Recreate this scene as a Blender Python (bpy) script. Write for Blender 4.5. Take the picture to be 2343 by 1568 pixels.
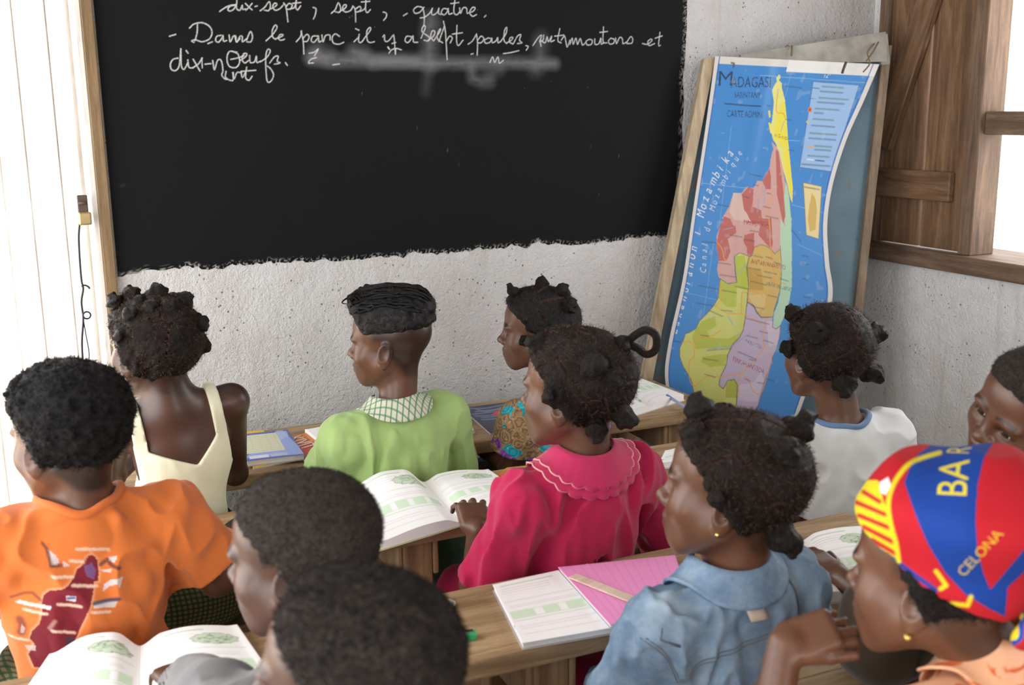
import bpy, bmesh, math, random
import numpy as np
from mathutils import Vector, Matrix
from mathutils.bvhtree import BVHTree

random.seed(7)
RNG = np.random.default_rng(7)
SC = bpy.context.scene
COL = SC.collection
for _o in list(bpy.data.objects):
    bpy.data.objects.remove(_o)

# ------------------------------------------------------------------ camera
# World: +X runs along the blackboard wall to the right, +Y towards that wall, +Z up. Metres.
EYE_H = 1.5
CX, CY = 1171.5, 784.0


def _camera_axes(vp1=(6900, 177), vp2=(30, 257)):
    a = np.array([vp1[0] - CX, CY - vp1[1]])
    b = np.array([vp2[0] - CX, CY - vp2[1]])
    f = math.sqrt(-(a @ b))
    x = np.array([a[0], a[1], -f]); x /= np.linalg.norm(x)
    y = np.array([b[0], b[1], -f]); y /= np.linalg.norm(y)
    return np.array([x, y, np.cross(x, y)]), f


CAM_M, FPX = _camera_axes()
cam_data = bpy.data.cameras.new('camera')
cam = bpy.data.objects.new('camera', cam_data)
COL.objects.link(cam)
_m = Matrix([list(r) for r in CAM_M]).to_4x4()
_m.translation = (0, 0, EYE_H)
cam.matrix_world = _m
cam_data.sensor_width = 36
cam_data.lens = FPX * 36 / 2343
cam_data.clip_start = 0.05
cam_data.dof.use_dof = True
cam_data.dof.focus_distance = 2.55
cam_data.dof.aperture_fstop = 5.0
SC.camera = cam

# ------------------------------------------------------------------ sky, sun, exposure
world = bpy.data.worlds.new('sky')
SC.world = world
world.use_nodes = True
_nt = world.node_tree
_bg = _nt.nodes['Background']
_bg.inputs['Color'].default_value = (0.97, 0.985, 1.0, 1)
_bg.inputs['Strength'].default_value = 6.1
sun_data = bpy.data.lights.new('sun', 'SUN')
sun_data.energy = 14.0
sun_data.angle = math.radians(1.5)
sun_data.color = (1.0, 0.95, 0.88)
sun = bpy.data.objects.new('sun', sun_data)
COL.objects.link(sun)
sun.rotation_euler = Vector((0.45, -0.12, -0.88)).to_track_quat('-Z', 'Y').to_euler()
SC.view_settings.view_transform = 'Standard'
SC.view_settings.look = 'None'
SC.view_settings.gamma = 1.0
SC.view_settings.use_curve_mapping = False
SC.view_settings.exposure = 0.0
SC.cycles.use_denoising = True
SC.cycles.max_bounces = 6
SC.cycles.diffuse_bounces = 4
SC.cycles.sample_clamp_indirect = 8

# ------------------------------------------------------------------ measuring helpers
# a traced photograph point becomes a point on a real plane of the room
EYE = np.array([0, 0, EYE_H])


def ray(u, v):
    return CAM_M @ np.array([u - CX, CY - v, -FPX])


def on_x(u, v, x):
    d = ray(u, v); return EYE + d * (x / d[0])


def on_y(u, v, y):
    d = ray(u, v); return EYE + d * (y / d[1])


def on_z(u, v, z):
    d = ray(u, v); return EYE + d * ((z - EYE_H) / d[2])


def on_plane(u, v, p0, n):
    d = ray(u, v); return EYE + d * (np.dot(np.asarray(p0) - EYE, n) / np.dot(d, n))


# ------------------------------------------------------------------ object helpers
def tag(o, label=None, cat=None, group=None, kind=None):
    if label: o['label'] = label
    if cat: o['category'] = cat
    if group: o['group'] = group
    if kind: o['kind'] = kind
    return o


def link(name, me, mat=None, parent=None, loc=None):
    o = bpy.data.objects.new(name, me)
    COL.objects.link(o)
    if mat is not None and me is not None:
        me.materials.clear()
        for m_ in (mat if isinstance(mat, (list, tuple)) else [mat]):
            me.materials.append(m_)
    if loc is not None: o.location = loc
    if parent is not None: o.parent = parent
    return o


def empty(name, loc=(0, 0, 0), rz=0.0):
    o = bpy.data.objects.new(name, None)
    o.empty_display_size = 0.05
    COL.objects.link(o)
    o.location = loc
    o.rotation_euler = (0, 0, rz)
    return o


def mesh_np(name, v, faces, smooth=True):
    """verts (n,3) and faces as an (m,3|4) array or list"""
    me = bpy.data.meshes.new(name)
    v = np.asarray(v, dtype=np.float32)
    if isinstance(faces, np.ndarray):
        k = faces.shape[1]; m = len(faces)
        me.vertices.add(len(v)); me.vertices.foreach_set('co', v.ravel())
        me.loops.add(m * k); me.loops.foreach_set('vertex_index', faces.astype(np.int32).ravel())
        me.polygons.add(m)
        me.polygons.foreach_set('loop_start', np.arange(0, m * k, k, dtype=np.int32))
        me.update(calc_edges=True)
        me.validate()
    else:
        me.from_pydata([tuple(map(float, p)) for p in v], [], faces)
    if smooth:
        me.polygons.foreach_set('use_smooth', np.ones(len(me.polygons), dtype=bool))
    me.update()
    return me


def box_mesh(name, size, bevel=0.004, center=(0, 0, 0), seg=1):
    bm = bmesh.new()
    bmesh.ops.create_cube(bm, size=1)
    bmesh.ops.scale(bm, vec=size, verts=bm.verts)
    if bevel:
        bmesh.ops.bevel(bm, geom=bm.edges[:], offset=min(bevel, min(size) * 0.45), segments=seg, affect='EDGES', profile=0.5)
    bmesh.ops.translate(bm, vec=center, verts=bm.verts)
    me = bpy.data.meshes.new(name)
    bm.to_mesh(me); bm.free()
    return me


def box(name, lo, hi, mat, parent=None, bevel=0.004, seg=1):
    """axis-aligned box between two corners given in the parent's frame"""
    lo = np.array(lo, float); hi = np.array(hi, float)
    c = (lo + hi) / 2
    return link(name, box_mesh(name, hi - lo, bevel, seg=seg), mat, parent, c)


def beam(name, a, b, w, t, mat, parent=None, up=(0, 0, 1), bevel=0.003):
    """a straight piece of timber from a to b, w wide and t thick"""
    a = Vector(a); b = Vector(b)
    d = b - a
    z = d.normalized()
    x = Vector(up).cross(z)
    if x.length < 1e-4: x = Vector((1, 0, 0)).cross(z)
    x.normalize(); y = z.cross(x)
    me = box_mesh(name, (w, t, d.length), bevel)
    o = link(name, me, mat, parent)
    m = Matrix((x, y, z)).transposed().to_4x4()
    m.translation = (a + b) / 2
    o.matrix_local = m
    return o


def tube_mesh(name, pts, r, n=8, closed=False, caps=True):
    pts = [Vector(p) for p in pts]
    rs = r if isinstance(r, (list, tuple)) else [r] * len(pts)
    vs, fs = [], []
    prev = None
    for i, p in enumerate(pts):
        a = pts[i - 1] if (i > 0 or closed) else p
        b = pts[(i + 1) % len(pts)] if (i < len(pts) - 1 or closed) else p
        t = (b - a).normalized()
        if prev is None:
            x = t.orthogonal().normalized()
        else:
            x = (prev - t * prev.dot(t)).normalized()
        prev = x
        y = t.cross(x)
        for k in range(n):
            an = 2 * math.pi * k / n
            vs.append(p + (x * math.cos(an) + y * math.sin(an)) * rs[i])
    m = len(pts)
    for i in range(m if closed else m - 1):
        j = (i + 1) % m
        for k in range(n):
            k2 = (k + 1) % n
            fs.append((i * n + k, i * n + k2, j * n + k2, j * n + k))
    if caps and not closed:
        fs.append(tuple(range(n))[::-1]); fs.append(tuple((m - 1) * n + k for k in range(n)))
    me = bpy.data.meshes.new(name)
    me.from_pydata([tuple(v) for v in vs], [], fs)
    me.polygons.foreach_set('use_smooth', np.ones(len(fs), dtype=bool))
    me.update()
    return me


def catmull(p, n=8, closed=False):
    p = np.asarray(p, float)
    m = len(p)
    if m < 3: return p
    out = []
    rng = range(m) if closed else range(m - 1)
    for i in rng:
        p0 = p[(i - 1) % m] if closed or i > 0 else 2 * p[0] - p[1]
        p1 = p[i]; p2 = p[(i + 1) % m]
        p3 = p[(i + 2) % m] if closed or i + 2 < m else 2 * p[-1] - p[-2]
        for k in range(n):
            t = k / n
            out.append(0.5 * ((2 * p1) + (p2 - p0) * t + (2 * p0 - 5 * p1 + 4 * p2 - p3) * t * t + (3 * p1 - p0 - 3 * p2 + p3) * t ** 3))
    if not closed: out.append(p[-1])
    return np.array(out)


# ------------------------------------------------------------------ print helpers (flat print held in a colour attribute)
def in_poly(x, y, poly):
    poly = np.asarray(poly, float)
    ins = np.zeros(x.shape, bool)
    x0, y0 = poly.min(0); x1, y1 = poly.max(0)
    sel = np.nonzero((x >= x0) & (x <= x1) & (y >= y0) & (y <= y1))[0]
    if not len(sel): return ins
    xs = x[sel]; ys = y[sel]; r = np.zeros(len(sel), bool)
    j = len(poly) - 1
    for i in range(len(poly)):
        xi, yi = poly[i]; xj, yj = poly[j]
        if yi != yj:
            c = ((yi > ys) != (yj > ys)) & (xs < (xj - xi) * (ys - yi) / (yj - yi) + xi)
            r ^= c
        j = i
    ins[sel] = r
    return ins


def stroke_cov(x, y, pts, w, soft):
    """coverage 0..1 of points by a polyline of half-width w"""
    cov = np.zeros(x.shape)
    pts = np.asarray(pts, float)
    pad = w + soft
    for a, b in zip(pts[:-1], pts[1:]):
        lo = np.minimum(a, b) - pad; hi = np.maximum(a, b) + pad
        sel = np.nonzero((x >= lo[0]) & (x <= hi[0]) & (y >= lo[1]) & (y <= hi[1]))[0]
        if not len(sel): continue
        ab = b - a; L = ab @ ab + 1e-18
        t = np.clip(((x[sel] - a[0]) * ab[0] + (y[sel] - a[1]) * ab[1]) / L, 0, 1)
        d = np.hypot(x[sel] - a[0] - t * ab[0], y[sel] - a[1] - t * ab[1])
        cov[sel] = np.maximum(cov[sel], np.clip((pad - d) / (2 * soft + 1e-9), 0, 1))
    return cov


def vnoise2(x, y, seed=0):
    r = np.random.default_rng(seed).random((64, 64))
    xi = np.floor(x).astype(int); yi = np.floor(y).astype(int)
    fx = x - xi; fy = y - yi
    fx = fx * fx * (3 - 2 * fx); fy = fy * fy * (3 - 2 * fy)
    g = lambda i, j: r[i & 63, j & 63]
    return (g(xi, yi) * (1 - fx) + g(xi + 1, yi) * fx) * (1 - fy) + (g(xi, yi + 1) * (1 - fx) + g(xi + 1, yi + 1) * fx) * fy


def srgb(r, g, b):
    f = lambda c: (c / 12.92 if c <= 0.04045 else ((c + 0.055) / 1.055) ** 2.4)
    return np.array([f(r / 255), f(g / 255), f(b / 255)])


class Ink:
    """colours laid over points with print coordinates (x, y)"""
    def __init__(self, x, y, base):
        self.x = np.asarray(x, float); self.y = np.asarray(y, float)
        self.c = np.tile(np.asarray(base, float), (len(self.x), 1))

    def mix(self, cov, col):
        i = np.nonzero(cov)[0]
        if not len(i): return
        v = cov[i][:, None]
        self.c[i] = self.c[i] * (1 - v) + np.asarray(col) * v

    def poly(self, p, col, a=1.0):
        self.mix(in_poly(self.x, self.y, p) * a, col)

    def line(self, p, w, col, a=1.0, soft=None):
        self.mix(stroke_cov(self.x, self.y, p, w, soft or w * 0.5) * a, col)

    def text(self, s, at, ex, ey, size, col, a=1.0, shear=0.0, track=1.0, bold=0.0):
        """lettering from `at` along ex with up ey; size is the letter height in print units"""
        for loops in glyphs(s, shear, track, bold):
            P = [np.asarray(at) + size * (l[:, :1] * np.asarray(ex) + l[:, 1:] * np.asarray(ey)) for l in loops]
            cov = np.zeros(len(self.x), bool)
            for q in P: cov ^= in_poly(self.x, self.y, q)
            self.mix(cov * a, col)

    def put(self, me, name='ink'):
        at = me.color_attributes.new(name, 'FLOAT_COLOR', 'POINT')
        buf = np.ones((len(self.c), 4), np.float32); buf[:, :3] = self.c
        at.data.foreach_set('color', buf.ravel())


_GL = {}


def glyphs(s, shear=0.0, track=1.0, bold=0.0):
    """outlines (lists of loops) of a text in the built-in font, cap height 1, one list per glyph group"""
    key = (s, shear, track, bold)
    if key in _GL: return _GL[key]
    cu = bpy.data.curves.new('lettering', 'FONT')
    cu.body = s; cu.shear = shear; cu.space_character = track; cu.offset = bold; cu.resolution_u = 3; cu.fill_mode = 'NONE'
    o = bpy.data.objects.new('lettering', cu)
    COL.objects.link(o)
    me = bpy.data.meshes.new_from_object(o)
    n = len(me.vertices)
    co = np.empty(n * 3); me.vertices.foreach_get('co', co); co = co.reshape(-1, 3)[:, :2] / 0.7
    adj = {}
    for e in me.edges:
        a, b = e.vertices
        adj.setdefault(a, []).append(b); adj.setdefault(b, []).append(a)
    seen = set(); loops = []
    for st in adj:
        if st in seen: continue
        lp = [st]; seen.add(st); cur = st
        while True:
            nx = [q for q in adj[cur] if q not in seen]
            if not nx: break
            cur = nx[0]; seen.add(cur); lp.append(cur)
        loops.append(co[lp])
    bpy.data.objects.remove(o); bpy.data.curves.remove(cu); bpy.data.meshes.remove(me)
    _GL[key] = [loops]
    return _GL[key]


# ------------------------------------------------------------------ materials
MATS = {}


class NT:
    def __init__(self, name, rough=0.6, spec=0.4):
        self.m = bpy.data.materials.new(name); self.m.use_nodes = True
        self.t = self.m.node_tree; self.n = self.t.nodes
        self.b = self.n['Principled BSDF']
        self.b.inputs['Roughness'].default_value = rough
        self.b.inputs['Specular IOR Level'].default_value = spec
        self.tc = None

    def coord(self, kind='Object'):
        if self.tc is None: self.tc = self.n.new('ShaderNodeTexCoord')
        return self.tc.outputs[kind]

    def map(self, scale=(1, 1, 1), rot=(0, 0, 0), kind='Object'):
        mp = self.n.new('ShaderNodeMapping')
        mp.inputs['Scale'].default_value = scale; mp.inputs['Rotation'].default_value = rot
        self.t.links.new(self.coord(kind), mp.inputs['Vector'])
        return mp.outputs['Vector']

    def noise(self, vec, scale, detail=4, rough=0.55, dist=0.0):
        x = self.n.new('ShaderNodeTexNoise')
        x.inputs['Scale'].default_value = scale; x.inputs['Detail'].default_value = detail
        x.inputs['Roughness'].default_value = rough; x.inputs['Distortion'].default_value = dist
        self.t.links.new(vec, x.inputs['Vector'])
        return x.outputs['Fac']

    def voro(self, vec, scale, feature='F1'):
        x = self.n.new('ShaderNodeTexVoronoi'); x.feature = feature
        x.inputs['Scale'].default_value = scale
        self.t.links.new(vec, x.inputs['Vector'])
        return x.outputs['Distance']

    def wave(self, vec, scale, dist=2.0, detail=2.0, dscale=1.0, direction='X'):
        x = self.n.new('ShaderNodeTexWave'); x.bands_direction = direction
        x.inputs['Scale'].default_value = scale; x.inputs['Distortion'].default_value = dist
        x.inputs['Detail'].default_value = detail; x.inputs['Detail Scale'].default_value = dscale
        self.t.links.new(vec, x.inputs['Vector'])
        return x.outputs['Fac']

    def ramp(self, fac, stops, interp='LINEAR'):
        r = self.n.new('ShaderNodeValToRGB'); e = r.color_ramp.elements
        r.color_ramp.interpolation = interp
        while len(e) < len(stops): e.new(0.5)
        for k, (p, c) in enumerate(stops):
            e[k].position = p
            e[k].color = tuple(c) + (1,) if not np.isscalar(c) else (c, c, c, 1)
        self.t.links.new(fac, r.inputs['Fac'])
        return r.outputs['Color']

    def mix(self, fac, a, b, blend='MIX'):
        x = self.n.new('ShaderNodeMix'); x.data_type = 'RGBA'; x.blend_type = blend
        for i, val in ((0, fac), (6, a), (7, b)):
            sock = x.inputs[i]
            if hasattr(val, 'is_output'): self.t.links.new(val, sock)
            elif np.isscalar(val): sock.default_value = val if i == 0 else (val, val, val, 1)
            else: sock.default_value = tuple(val) + (1,)
        return x.outputs[2]

    def math(self, op, a, b=0.0):
        x = self.n.new('ShaderNodeMath'); x.operation = op
        for sock, val in ((x.inputs[0], a), (x.inputs[1], b)):
            if hasattr(val, 'is_output'): self.t.links.new(val, sock)
            else: sock.default_value = val
        return x.outputs[0]

    def attr(self, name, out='Color'):
        x = self.n.new('ShaderNodeAttribute'); x.attribute_name = name
        return x.outputs[out]

    def color(self, v):
        s = self.b.inputs['Base Color']
        if hasattr(v, 'is_output'): self.t.links.new(v, s)
        else: s.default_value = tuple(v) + (1,)
        return self

    def bump(self, h, strength=0.3, dist=0.002):
        x = self.n.new('ShaderNodeBump')
        x.inputs['Strength'].default_value = strength; x.inputs['Distance'].default_value = dist
        self.t.links.new(h, x.inputs['Height'])
        self.t.links.new(x.outputs['Normal'], self.b.inputs['Normal'])
        return self

    def rough(self, v):
        self.t.links.new(v, self.b.inputs['Roughness']); return self


def plain(name, col, rough=0.6, spec=0.4, bump=0.0, scale=200.0, vary=0.0, metal=0.0):
    if name in MATS: return MATS[name]
    n = NT(name, rough, spec)
    n.b.inputs['Metallic'].default_value = metal
    v = n.coord()
    if vary:
        c = np.asarray(col, float)
        n.color(n.ramp(n.noise(v, 14, 5), [(0.3, tuple(c * (1 - vary))), (0.7, tuple(np.minimum(c * (1 + vary), 1)))]))
    else:
        n.color(tuple(col))
    if bump: n.bump(n.noise(v, scale, 3), bump, 0.001)
    MATS[name] = n.m
    return n.m


def printed(name, attr='ink', rough=0.5, spec=0.4, bump=0.0, scale=300):
    """a surface that carries flat print"""
    if name in MATS: return MATS[name]
    n = NT(name, rough, spec)
    n.color(n.attr(attr))
    if bump: n.bump(n.noise(n.coord(), scale, 3), bump, 0.001)
    MATS[name] = n.m
    return n.m


def wood(name, dark, light, rough=0.65, axis='X', scale=1.0, knots=True, bump=0.35):
    if name in MATS: return MATS[name]
    n = NT(name, rough, 0.35)
    st = {'X': (1.2, 14, 14), 'Y': (14, 1.2, 14), 'Z': (14, 14, 1.2)}[axis]
    st = tuple(s * scale for s in st)
    v = n.map(st)
    g1 = n.noise(v, 3.0, 6, 0.6, 0.6)
    v2 = n.map(tuple(s * 5 for s in st))
    g2 = n.noise(v2, 4.0, 4, 0.7)
    v3 = n.map((3, 3, 3))
    g3 = n.noise(v3, 1.5, 3)
    d = np.asarray(dark); l = np.asarray(light)
    c = n.ramp(g1, [(0.3, tuple(d)), (0.5, tuple((d + l) / 2)), (0.68, tuple(l))])
    c = n.mix(n.math('MULTIPLY', n.ramp(g2, [(0.45, 0.0), (0.7, 1.0)]), 0.35), c, tuple(d * 0.75))
    c = n.mix(0.45, c, n.mix(1.0, c, n.ramp(g3, [(0.3, 0.62), (0.7, 1.15)]), 'MULTIPLY'))
    n.color(c)
    n.bump(n.math('ADD', g1, n.math('MULTIPLY', g2, 0.6)), bump, 0.002)
    MATS[name] = n.m
    return n.m

# ------------------------------------------------------------------ the room
WALL_Y, WALL_X, DESK_Z, SEAT_Z = 2.92, 2.62, 0.67, 0.40


def plaster_mat(name='limewashed_plaster', lo=(0.56, 0.545, 0.54), hi=(0.66, 0.65, 0.655)):
    n = NT(name, 0.85, 0.2)
    v = n.coord()
    big = n.noise(v, 2.2, 5, 0.6)
    mid = n.noise(v, 11, 6, 0.65)
    grit = n.noise(v, 95, 4, 0.7)
    drip = n.noise(n.map((9, 9, 0.8)), 2.0, 5, 0.6)
    pits = n.voro(v, 60)
    c = n.ramp(big, [(0.3, lo), (0.7, hi)])
    c = n.mix(n.math('MULTIPLY', n.ramp(mid, [(0.42, 0.0), (0.75, 1.0)]), 0.30), c, (0.47, 0.43, 0.385))
    c = n.mix(n.math('MULTIPLY', n.ramp(drip, [(0.56, 0.0), (0.78, 1.0)]), 0.40), c, (0.36, 0.30, 0.24))
    spot = n.math('MULTIPLY', n.ramp(pits, [(0.06, 1.0), (0.17, 0.0)]), n.ramp(n.noise(v, 17, 2), [(0.50, 0.0), (0.62, 1.0)]))
    c = n.mix(n.math('MULTIPLY', spot, 0.75), c, (0.16, 0.13, 0.105))
    n.color(c)
    n.bump(n.math('ADD', n.math('MULTIPLY', grit, 1.0), n.math('SUBTRACT', n.math('MULTIPLY', mid, 1.4), n.math('MULTIPLY', spot, 1.2))), 1.0, 0.009)
    return n.m


M_PLASTER = plaster_mat()
M_PLASTER_LIT = plaster_mat('plaster_lit_copy', (0.78, 0.765, 0.755), (0.86, 0.85, 0.85))  # same plaster lightened in colour to stand in for daylight on the right wall
M_FLOOR = plain('trodden_cement', (0.30, 0.25, 0.20), 0.9, 0.2, 0.5, 60, 0.25)
M_CEIL = wood('ceiling_boards', (0.30, 0.25, 0.20), (0.52, 0.46, 0.38))
M_FRAME = wood('weathered_frame_wood', (0.075, 0.045, 0.028), (0.24, 0.15, 0.095), 0.75, 'Z')
M_FRAMEY = wood('weathered_sill_wood', (0.075, 0.045, 0.028), (0.24, 0.15, 0.095), 0.75, 'Y')
M_SHUT = wood('shutter_wood', (0.085, 0.042, 0.020), (0.27, 0.155, 0.082), 0.7, 'Z')
M_SHUTY = wood('shutter_batten_wood', (0.085, 0.042, 0.020), (0.27, 0.155, 0.082), 0.7, 'Y')
M_EARTH = plain('pale_earth', (0.62, 0.53, 0.42), 0.95, 0.1, 0.6, 20, 0.15)

X0, Y0, CEIL_Z = -0.80, -2.6, 2.55


def struct(name, lo, hi, mat=M_PLASTER, parent=None, bevel=0.0):
    o = box(name, lo, hi, mat, parent, bevel)
    if parent is None: o['kind'] = 'structure'
    return o


tag(struct('floor', (X0 - 0.3, Y0, -0.08), (WALL_X + 0.3, WALL_Y + 0.3, 0.0), M_FLOOR), 'brown trodden cement floor under the benches')
tag(struct('ceiling', (X0 - 0.3, Y0, CEIL_Z), (WALL_X + 0.3, WALL_Y + 0.6, CEIL_Z + 0.06), M_CEIL), 'wooden board ceiling above the classroom')
o = box('ground', (-14, 3.23, -0.25), (16, 22, -0.12), M_EARTH); tag(o, 'sunlit pale earth outside the doorway', kind='structure')

# front wall with a doorway at its left
DOOR_X0, DOOR_X1, DOOR_Z = -0.70, 0.168, 2.12
W_T = 0.24


def wall_piece(name, w0, w1, z0, z1, plane, ax, thick, out):
    lo = [0, 0, z0]; hi = [0, 0, z1]
    a = 0 if ax == 'y' else 1
    lo[a], hi[a] = w0, w1
    b = 1 - a
    lo[b], hi[b] = (plane, plane + thick) if out > 0 else (plane - thick, plane)
    return name, lo, hi


def wall_with(name, pieces, label, mat=M_PLASTER):
    """one wall of several adjoining rectangular stretches around its openings"""
    bm = bmesh.new()
    for lo, hi in pieces:
        r = bmesh.ops.create_cube(bm, size=1)['verts']
        bmesh.ops.scale(bm, vec=[h - l for l, h in zip(lo, hi)], verts=r)
        bmesh.ops.translate(bm, vec=[(h + l) / 2 for l, h in zip(lo, hi)], verts=r)
    bmesh.ops.remove_doubles(bm, verts=bm.verts, dist=1e-5)
    me = bpy.data.meshes.new(name); bm.to_mesh(me); bm.free()
    return tag(link(name, me, mat), label, kind='structure')


wall_front = wall_with('wall_front', [((DOOR_X1 + 0.03, WALL_Y, 0), (WALL_X + 0.25, WALL_Y + W_T, CEIL_Z)),
                                      ((DOOR_X0, WALL_Y, DOOR_Z), (DOOR_X1 + 0.03, WALL_Y + W_T, CEIL_Z)),
                                      ((X0 - 0.25, WALL_Y, 0), (DOOR_X0, WALL_Y + W_T, CEIL_Z))], 'rough whitewashed plaster wall behind the blackboard')
WIN_Y0, WIN_Y1, WIN_Z0, WIN_Z1 = 1.35, 2.885, 0.985, 2.15
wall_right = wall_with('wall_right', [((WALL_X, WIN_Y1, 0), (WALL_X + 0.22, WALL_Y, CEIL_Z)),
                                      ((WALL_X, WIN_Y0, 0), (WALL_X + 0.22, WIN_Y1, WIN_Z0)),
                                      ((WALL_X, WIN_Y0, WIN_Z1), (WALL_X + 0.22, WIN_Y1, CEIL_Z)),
                                      ((WALL_X, Y0, 0), (WALL_X + 0.22, WIN_Y0, CEIL_Z))], 'stained plaster wall with the shuttered window', M_PLASTER_LIT)
wall_left = wall_with('wall_left', [((X0 - 0.22, 2.85, 0), (X0, WALL_Y, CEIL_Z)),  # out of view; openings widened to brighten the room
                                    ((X0 - 0.22, -2.2, 0), (X0, 2.85, 0.50)), ((X0 - 0.22, -2.2, 2.28), (X0, 2.85, CEIL_Z)),
                                    ((X0 - 0.22, 0.85, 0.50), (X0, 1.10, 2.28)),
                                    ((X0 - 0.22, Y0, 0), (X0, -2.2, CEIL_Z))], 'unseen plaster wall left of the benches, openings widened for light')


def portal(name, c, d, sx, sz):
    """tells the sampler where daylight comes in; gives no light of its own"""
    l = bpy.data.lights.new(name, 'AREA'); l.shape = 'RECTANGLE'; l.size = sx; l.size_y = sz
    l.cycles.is_portal = True
    o = bpy.data.objects.new(name, l); COL.objects.link(o)
    o.location = c
    o.rotation_euler = Vector(d).to_track_quat('-Z', 'Y').to_euler()


portal('daylight_door', ((DOOR_X0 + DOOR_X1) / 2, WALL_Y + 0.02, DOOR_Z / 2), (0, -1, 0), DOOR_X1 - DOOR_X0, DOOR_Z)
portal('daylight_window', (WALL_X + 0.02, (WIN_Y0 + 2.44) / 2, (WIN_Z0 + WIN_Z1) / 2), (-1, 0, 0), 2.44 - WIN_Y0, WIN_Z1 - WIN_Z0)
portal('daylight_left_near', (X0 - 0.02, 1.975, 1.39), (1, 0, 0), 1.75, 1.78)
portal('daylight_left_rear', (X0 - 0.02, -0.675, 1.39), (1, 0, 0), 3.05, 1.78)
portal('daylight_back', (1.3, Y0 + 0.02, 1.50), (0, 1, 0), 1.3, 1.4)
wall_back = wall_with('wall_back', [((X0 - 0.22, Y0 - 0.2, 0), (0.65, Y0, CEIL_Z)), ((1.95, Y0 - 0.2, 0), (WALL_X + 0.25, Y0, CEIL_Z)), ((0.65, Y0 - 0.2, 2.2), (1.95, Y0, CEIL_Z)), ((0.65, Y0 - 0.2, 0), (1.95, Y0, 0.8))], 'unseen plaster wall at the back, opening sized for fill light')  # out of view; window opening added and sized for fill light

# doorway: jamb post, sunlit planked leaf swung outwards, hasp and wire
M_JAMB = wood('jamb_wood', (0.13, 0.08, 0.038), (0.29, 0.19, 0.095), 0.75, 'Z')
M_WHITEWOOD = wood('whitewashed_planks', (0.58, 0.53, 0.47), (0.86, 0.84, 0.81), 0.8, 'Z', bump=0.5)
M_IRON = plain('rusty_iron', (0.10, 0.07, 0.055), 0.55, 0.5, 0.4, 120, 0.3, metal=0.6)
M_WIRE = plain('black_wire', (0.012, 0.012, 0.013), 0.45, 0.4)
M_BRASS = plain('worn_brass', (0.36, 0.27, 0.13), 0.35, 0.5, 0.2, 90, 0.2, metal=0.7)

jamb = empty('door_1', (DOOR_X1, WALL_Y, 0)); tag(jamb, 'wooden doorway post with white planked leaf swung open', kind='structure')
box('jamb_post', (0.003, -0.022, 0), (0.030, 0.20, DOOR_Z), M_JAMB, jamb, 0.002)
box('jamb_lining', (-0.012, -0.012, 0), (0.003, 0.215, DOOR_Z), M_WHITEWOOD, jamb, 0.002)
LEAF_A = math.radians(48)
hx, hy = -0.012, 0.225
ld = Vector((-math.cos(LEAF_A), math.sin(LEAF_A), 0)); ln = Vector((-math.sin(LEAF_A), -math.cos(LEAF_A), 0))
leaf = empty('door_leaf', (hx, hy, 0)); leaf.parent = jamb
leaf.rotation_euler = (0, 0, math.atan2(ld.y, ld.x))
pos = 0.0
for k, w in enumerate((0.072, 0.118, 0.10, 0.115, 0.12)):
    box('plank', (pos + 0.003, -0.013 + 0.002 * (k % 2), 0.06), (pos + w - 0.003, 0.013, DOOR_Z - 0.02), M_WHITEWOOD, leaf, 0.003)
    pos += w
box('gap_dark_sheet', (0.0, -0.021, 0.06), (pos, -0.0135, DOOR_Z - 0.02), plain('gap_darkening_sheet', (0.05, 0.04, 0.035), 0.9), leaf, 0.001)  # added dark sheet so the gaps between the planks look dark
for zz in (0.35, 1.95):
    box('rail', (0.0, -0.040, zz), (pos, -0.0215, zz + 0.09), M_WHITEWOOD, leaf, 0.003)


def jp(u, v, x=None):
    """a point on the sunlit lining of the doorway, in the door's frame"""
    p = on_y(u, v, WALL_Y - 0.016)
    return np.array([-0.017, -0.014, p[2]]) + np.array([p[0] - (DOOR_X1 - 0.012), 0, 0]) * 0.0 + np.array([(p[0] - DOOR_X1), 0, 0])


hasp = empty('hasp', jp(207, 480)); hasp.parent = jamb
link('staple', tube_mesh('staple', [(-.008, -.002, .016), (-.008, -.018, .018), (0.0, -.022, .019), (.008, -.018, .018), (.008, -.002, .016)], 0.0032), M_IRON, hasp)
link('plate', box_mesh('plate', (0.024, 0.006, 0.05), 0.002, (0, -0.004, 0.012)), M_IRON, hasp)
link('padlock', box_mesh('padlock', (0.030, 0.014, 0.032), 0.004, (0.002, -0.016, -0.020), 2), M_BRASS, hasp)
wire = [jp(200, 505), jp(197, 540), jp(199, 590), jp(203, 640), jp(207, 660), jp(203, 690), jp(207, 730), jp(204, 780), jp(206, 830)]
link('wire', tube_mesh('wire', catmull(wire, 6), 0.0026, 6), M_WIRE, jamb)
link('wire_loop', tube_mesh('wire_loop', [jp(215, 720) + np.array([0.009 * math.cos(a), -0.004, 0.009 * math.sin(a)]) for a in np.linspace(0, 2 * math.pi, 14)[:-1]], 0.0022, 6, True), M_WIRE, jamb)
link('hook', tube_mesh('hook', catmull([jp(203, 655), jp(210, 652), jp(218, 655), jp(222, 660)], 5), 0.0024, 6), M_WIRE, jamb)
link('wire', tube_mesh('wire', catmull([jp(208, 735), jp(214, 770), jp(220, 805), jp(219, 835)], 5), 0.0014, 6), M_WIRE, jamb)

# right window: frame, closed plank shutter, open light with a rail
win = empty('window_1', (WALL_X, WIN_Y1, WIN_Z0)); tag(win, 'weathered wooden window with plank shutter beside the map', kind='structure')


def wb(name, x0, x1, y0, y1, z0, z1, mat, parent=None, bevel=0.003):
    p = parent or win
    return box(name, (x0 - WALL_X, y0 - WIN_Y1, z0 - WIN_Z0), (x1 - WALL_X, y1 - WIN_Y1, z1 - WIN_Z0), mat, p, bevel)


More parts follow.
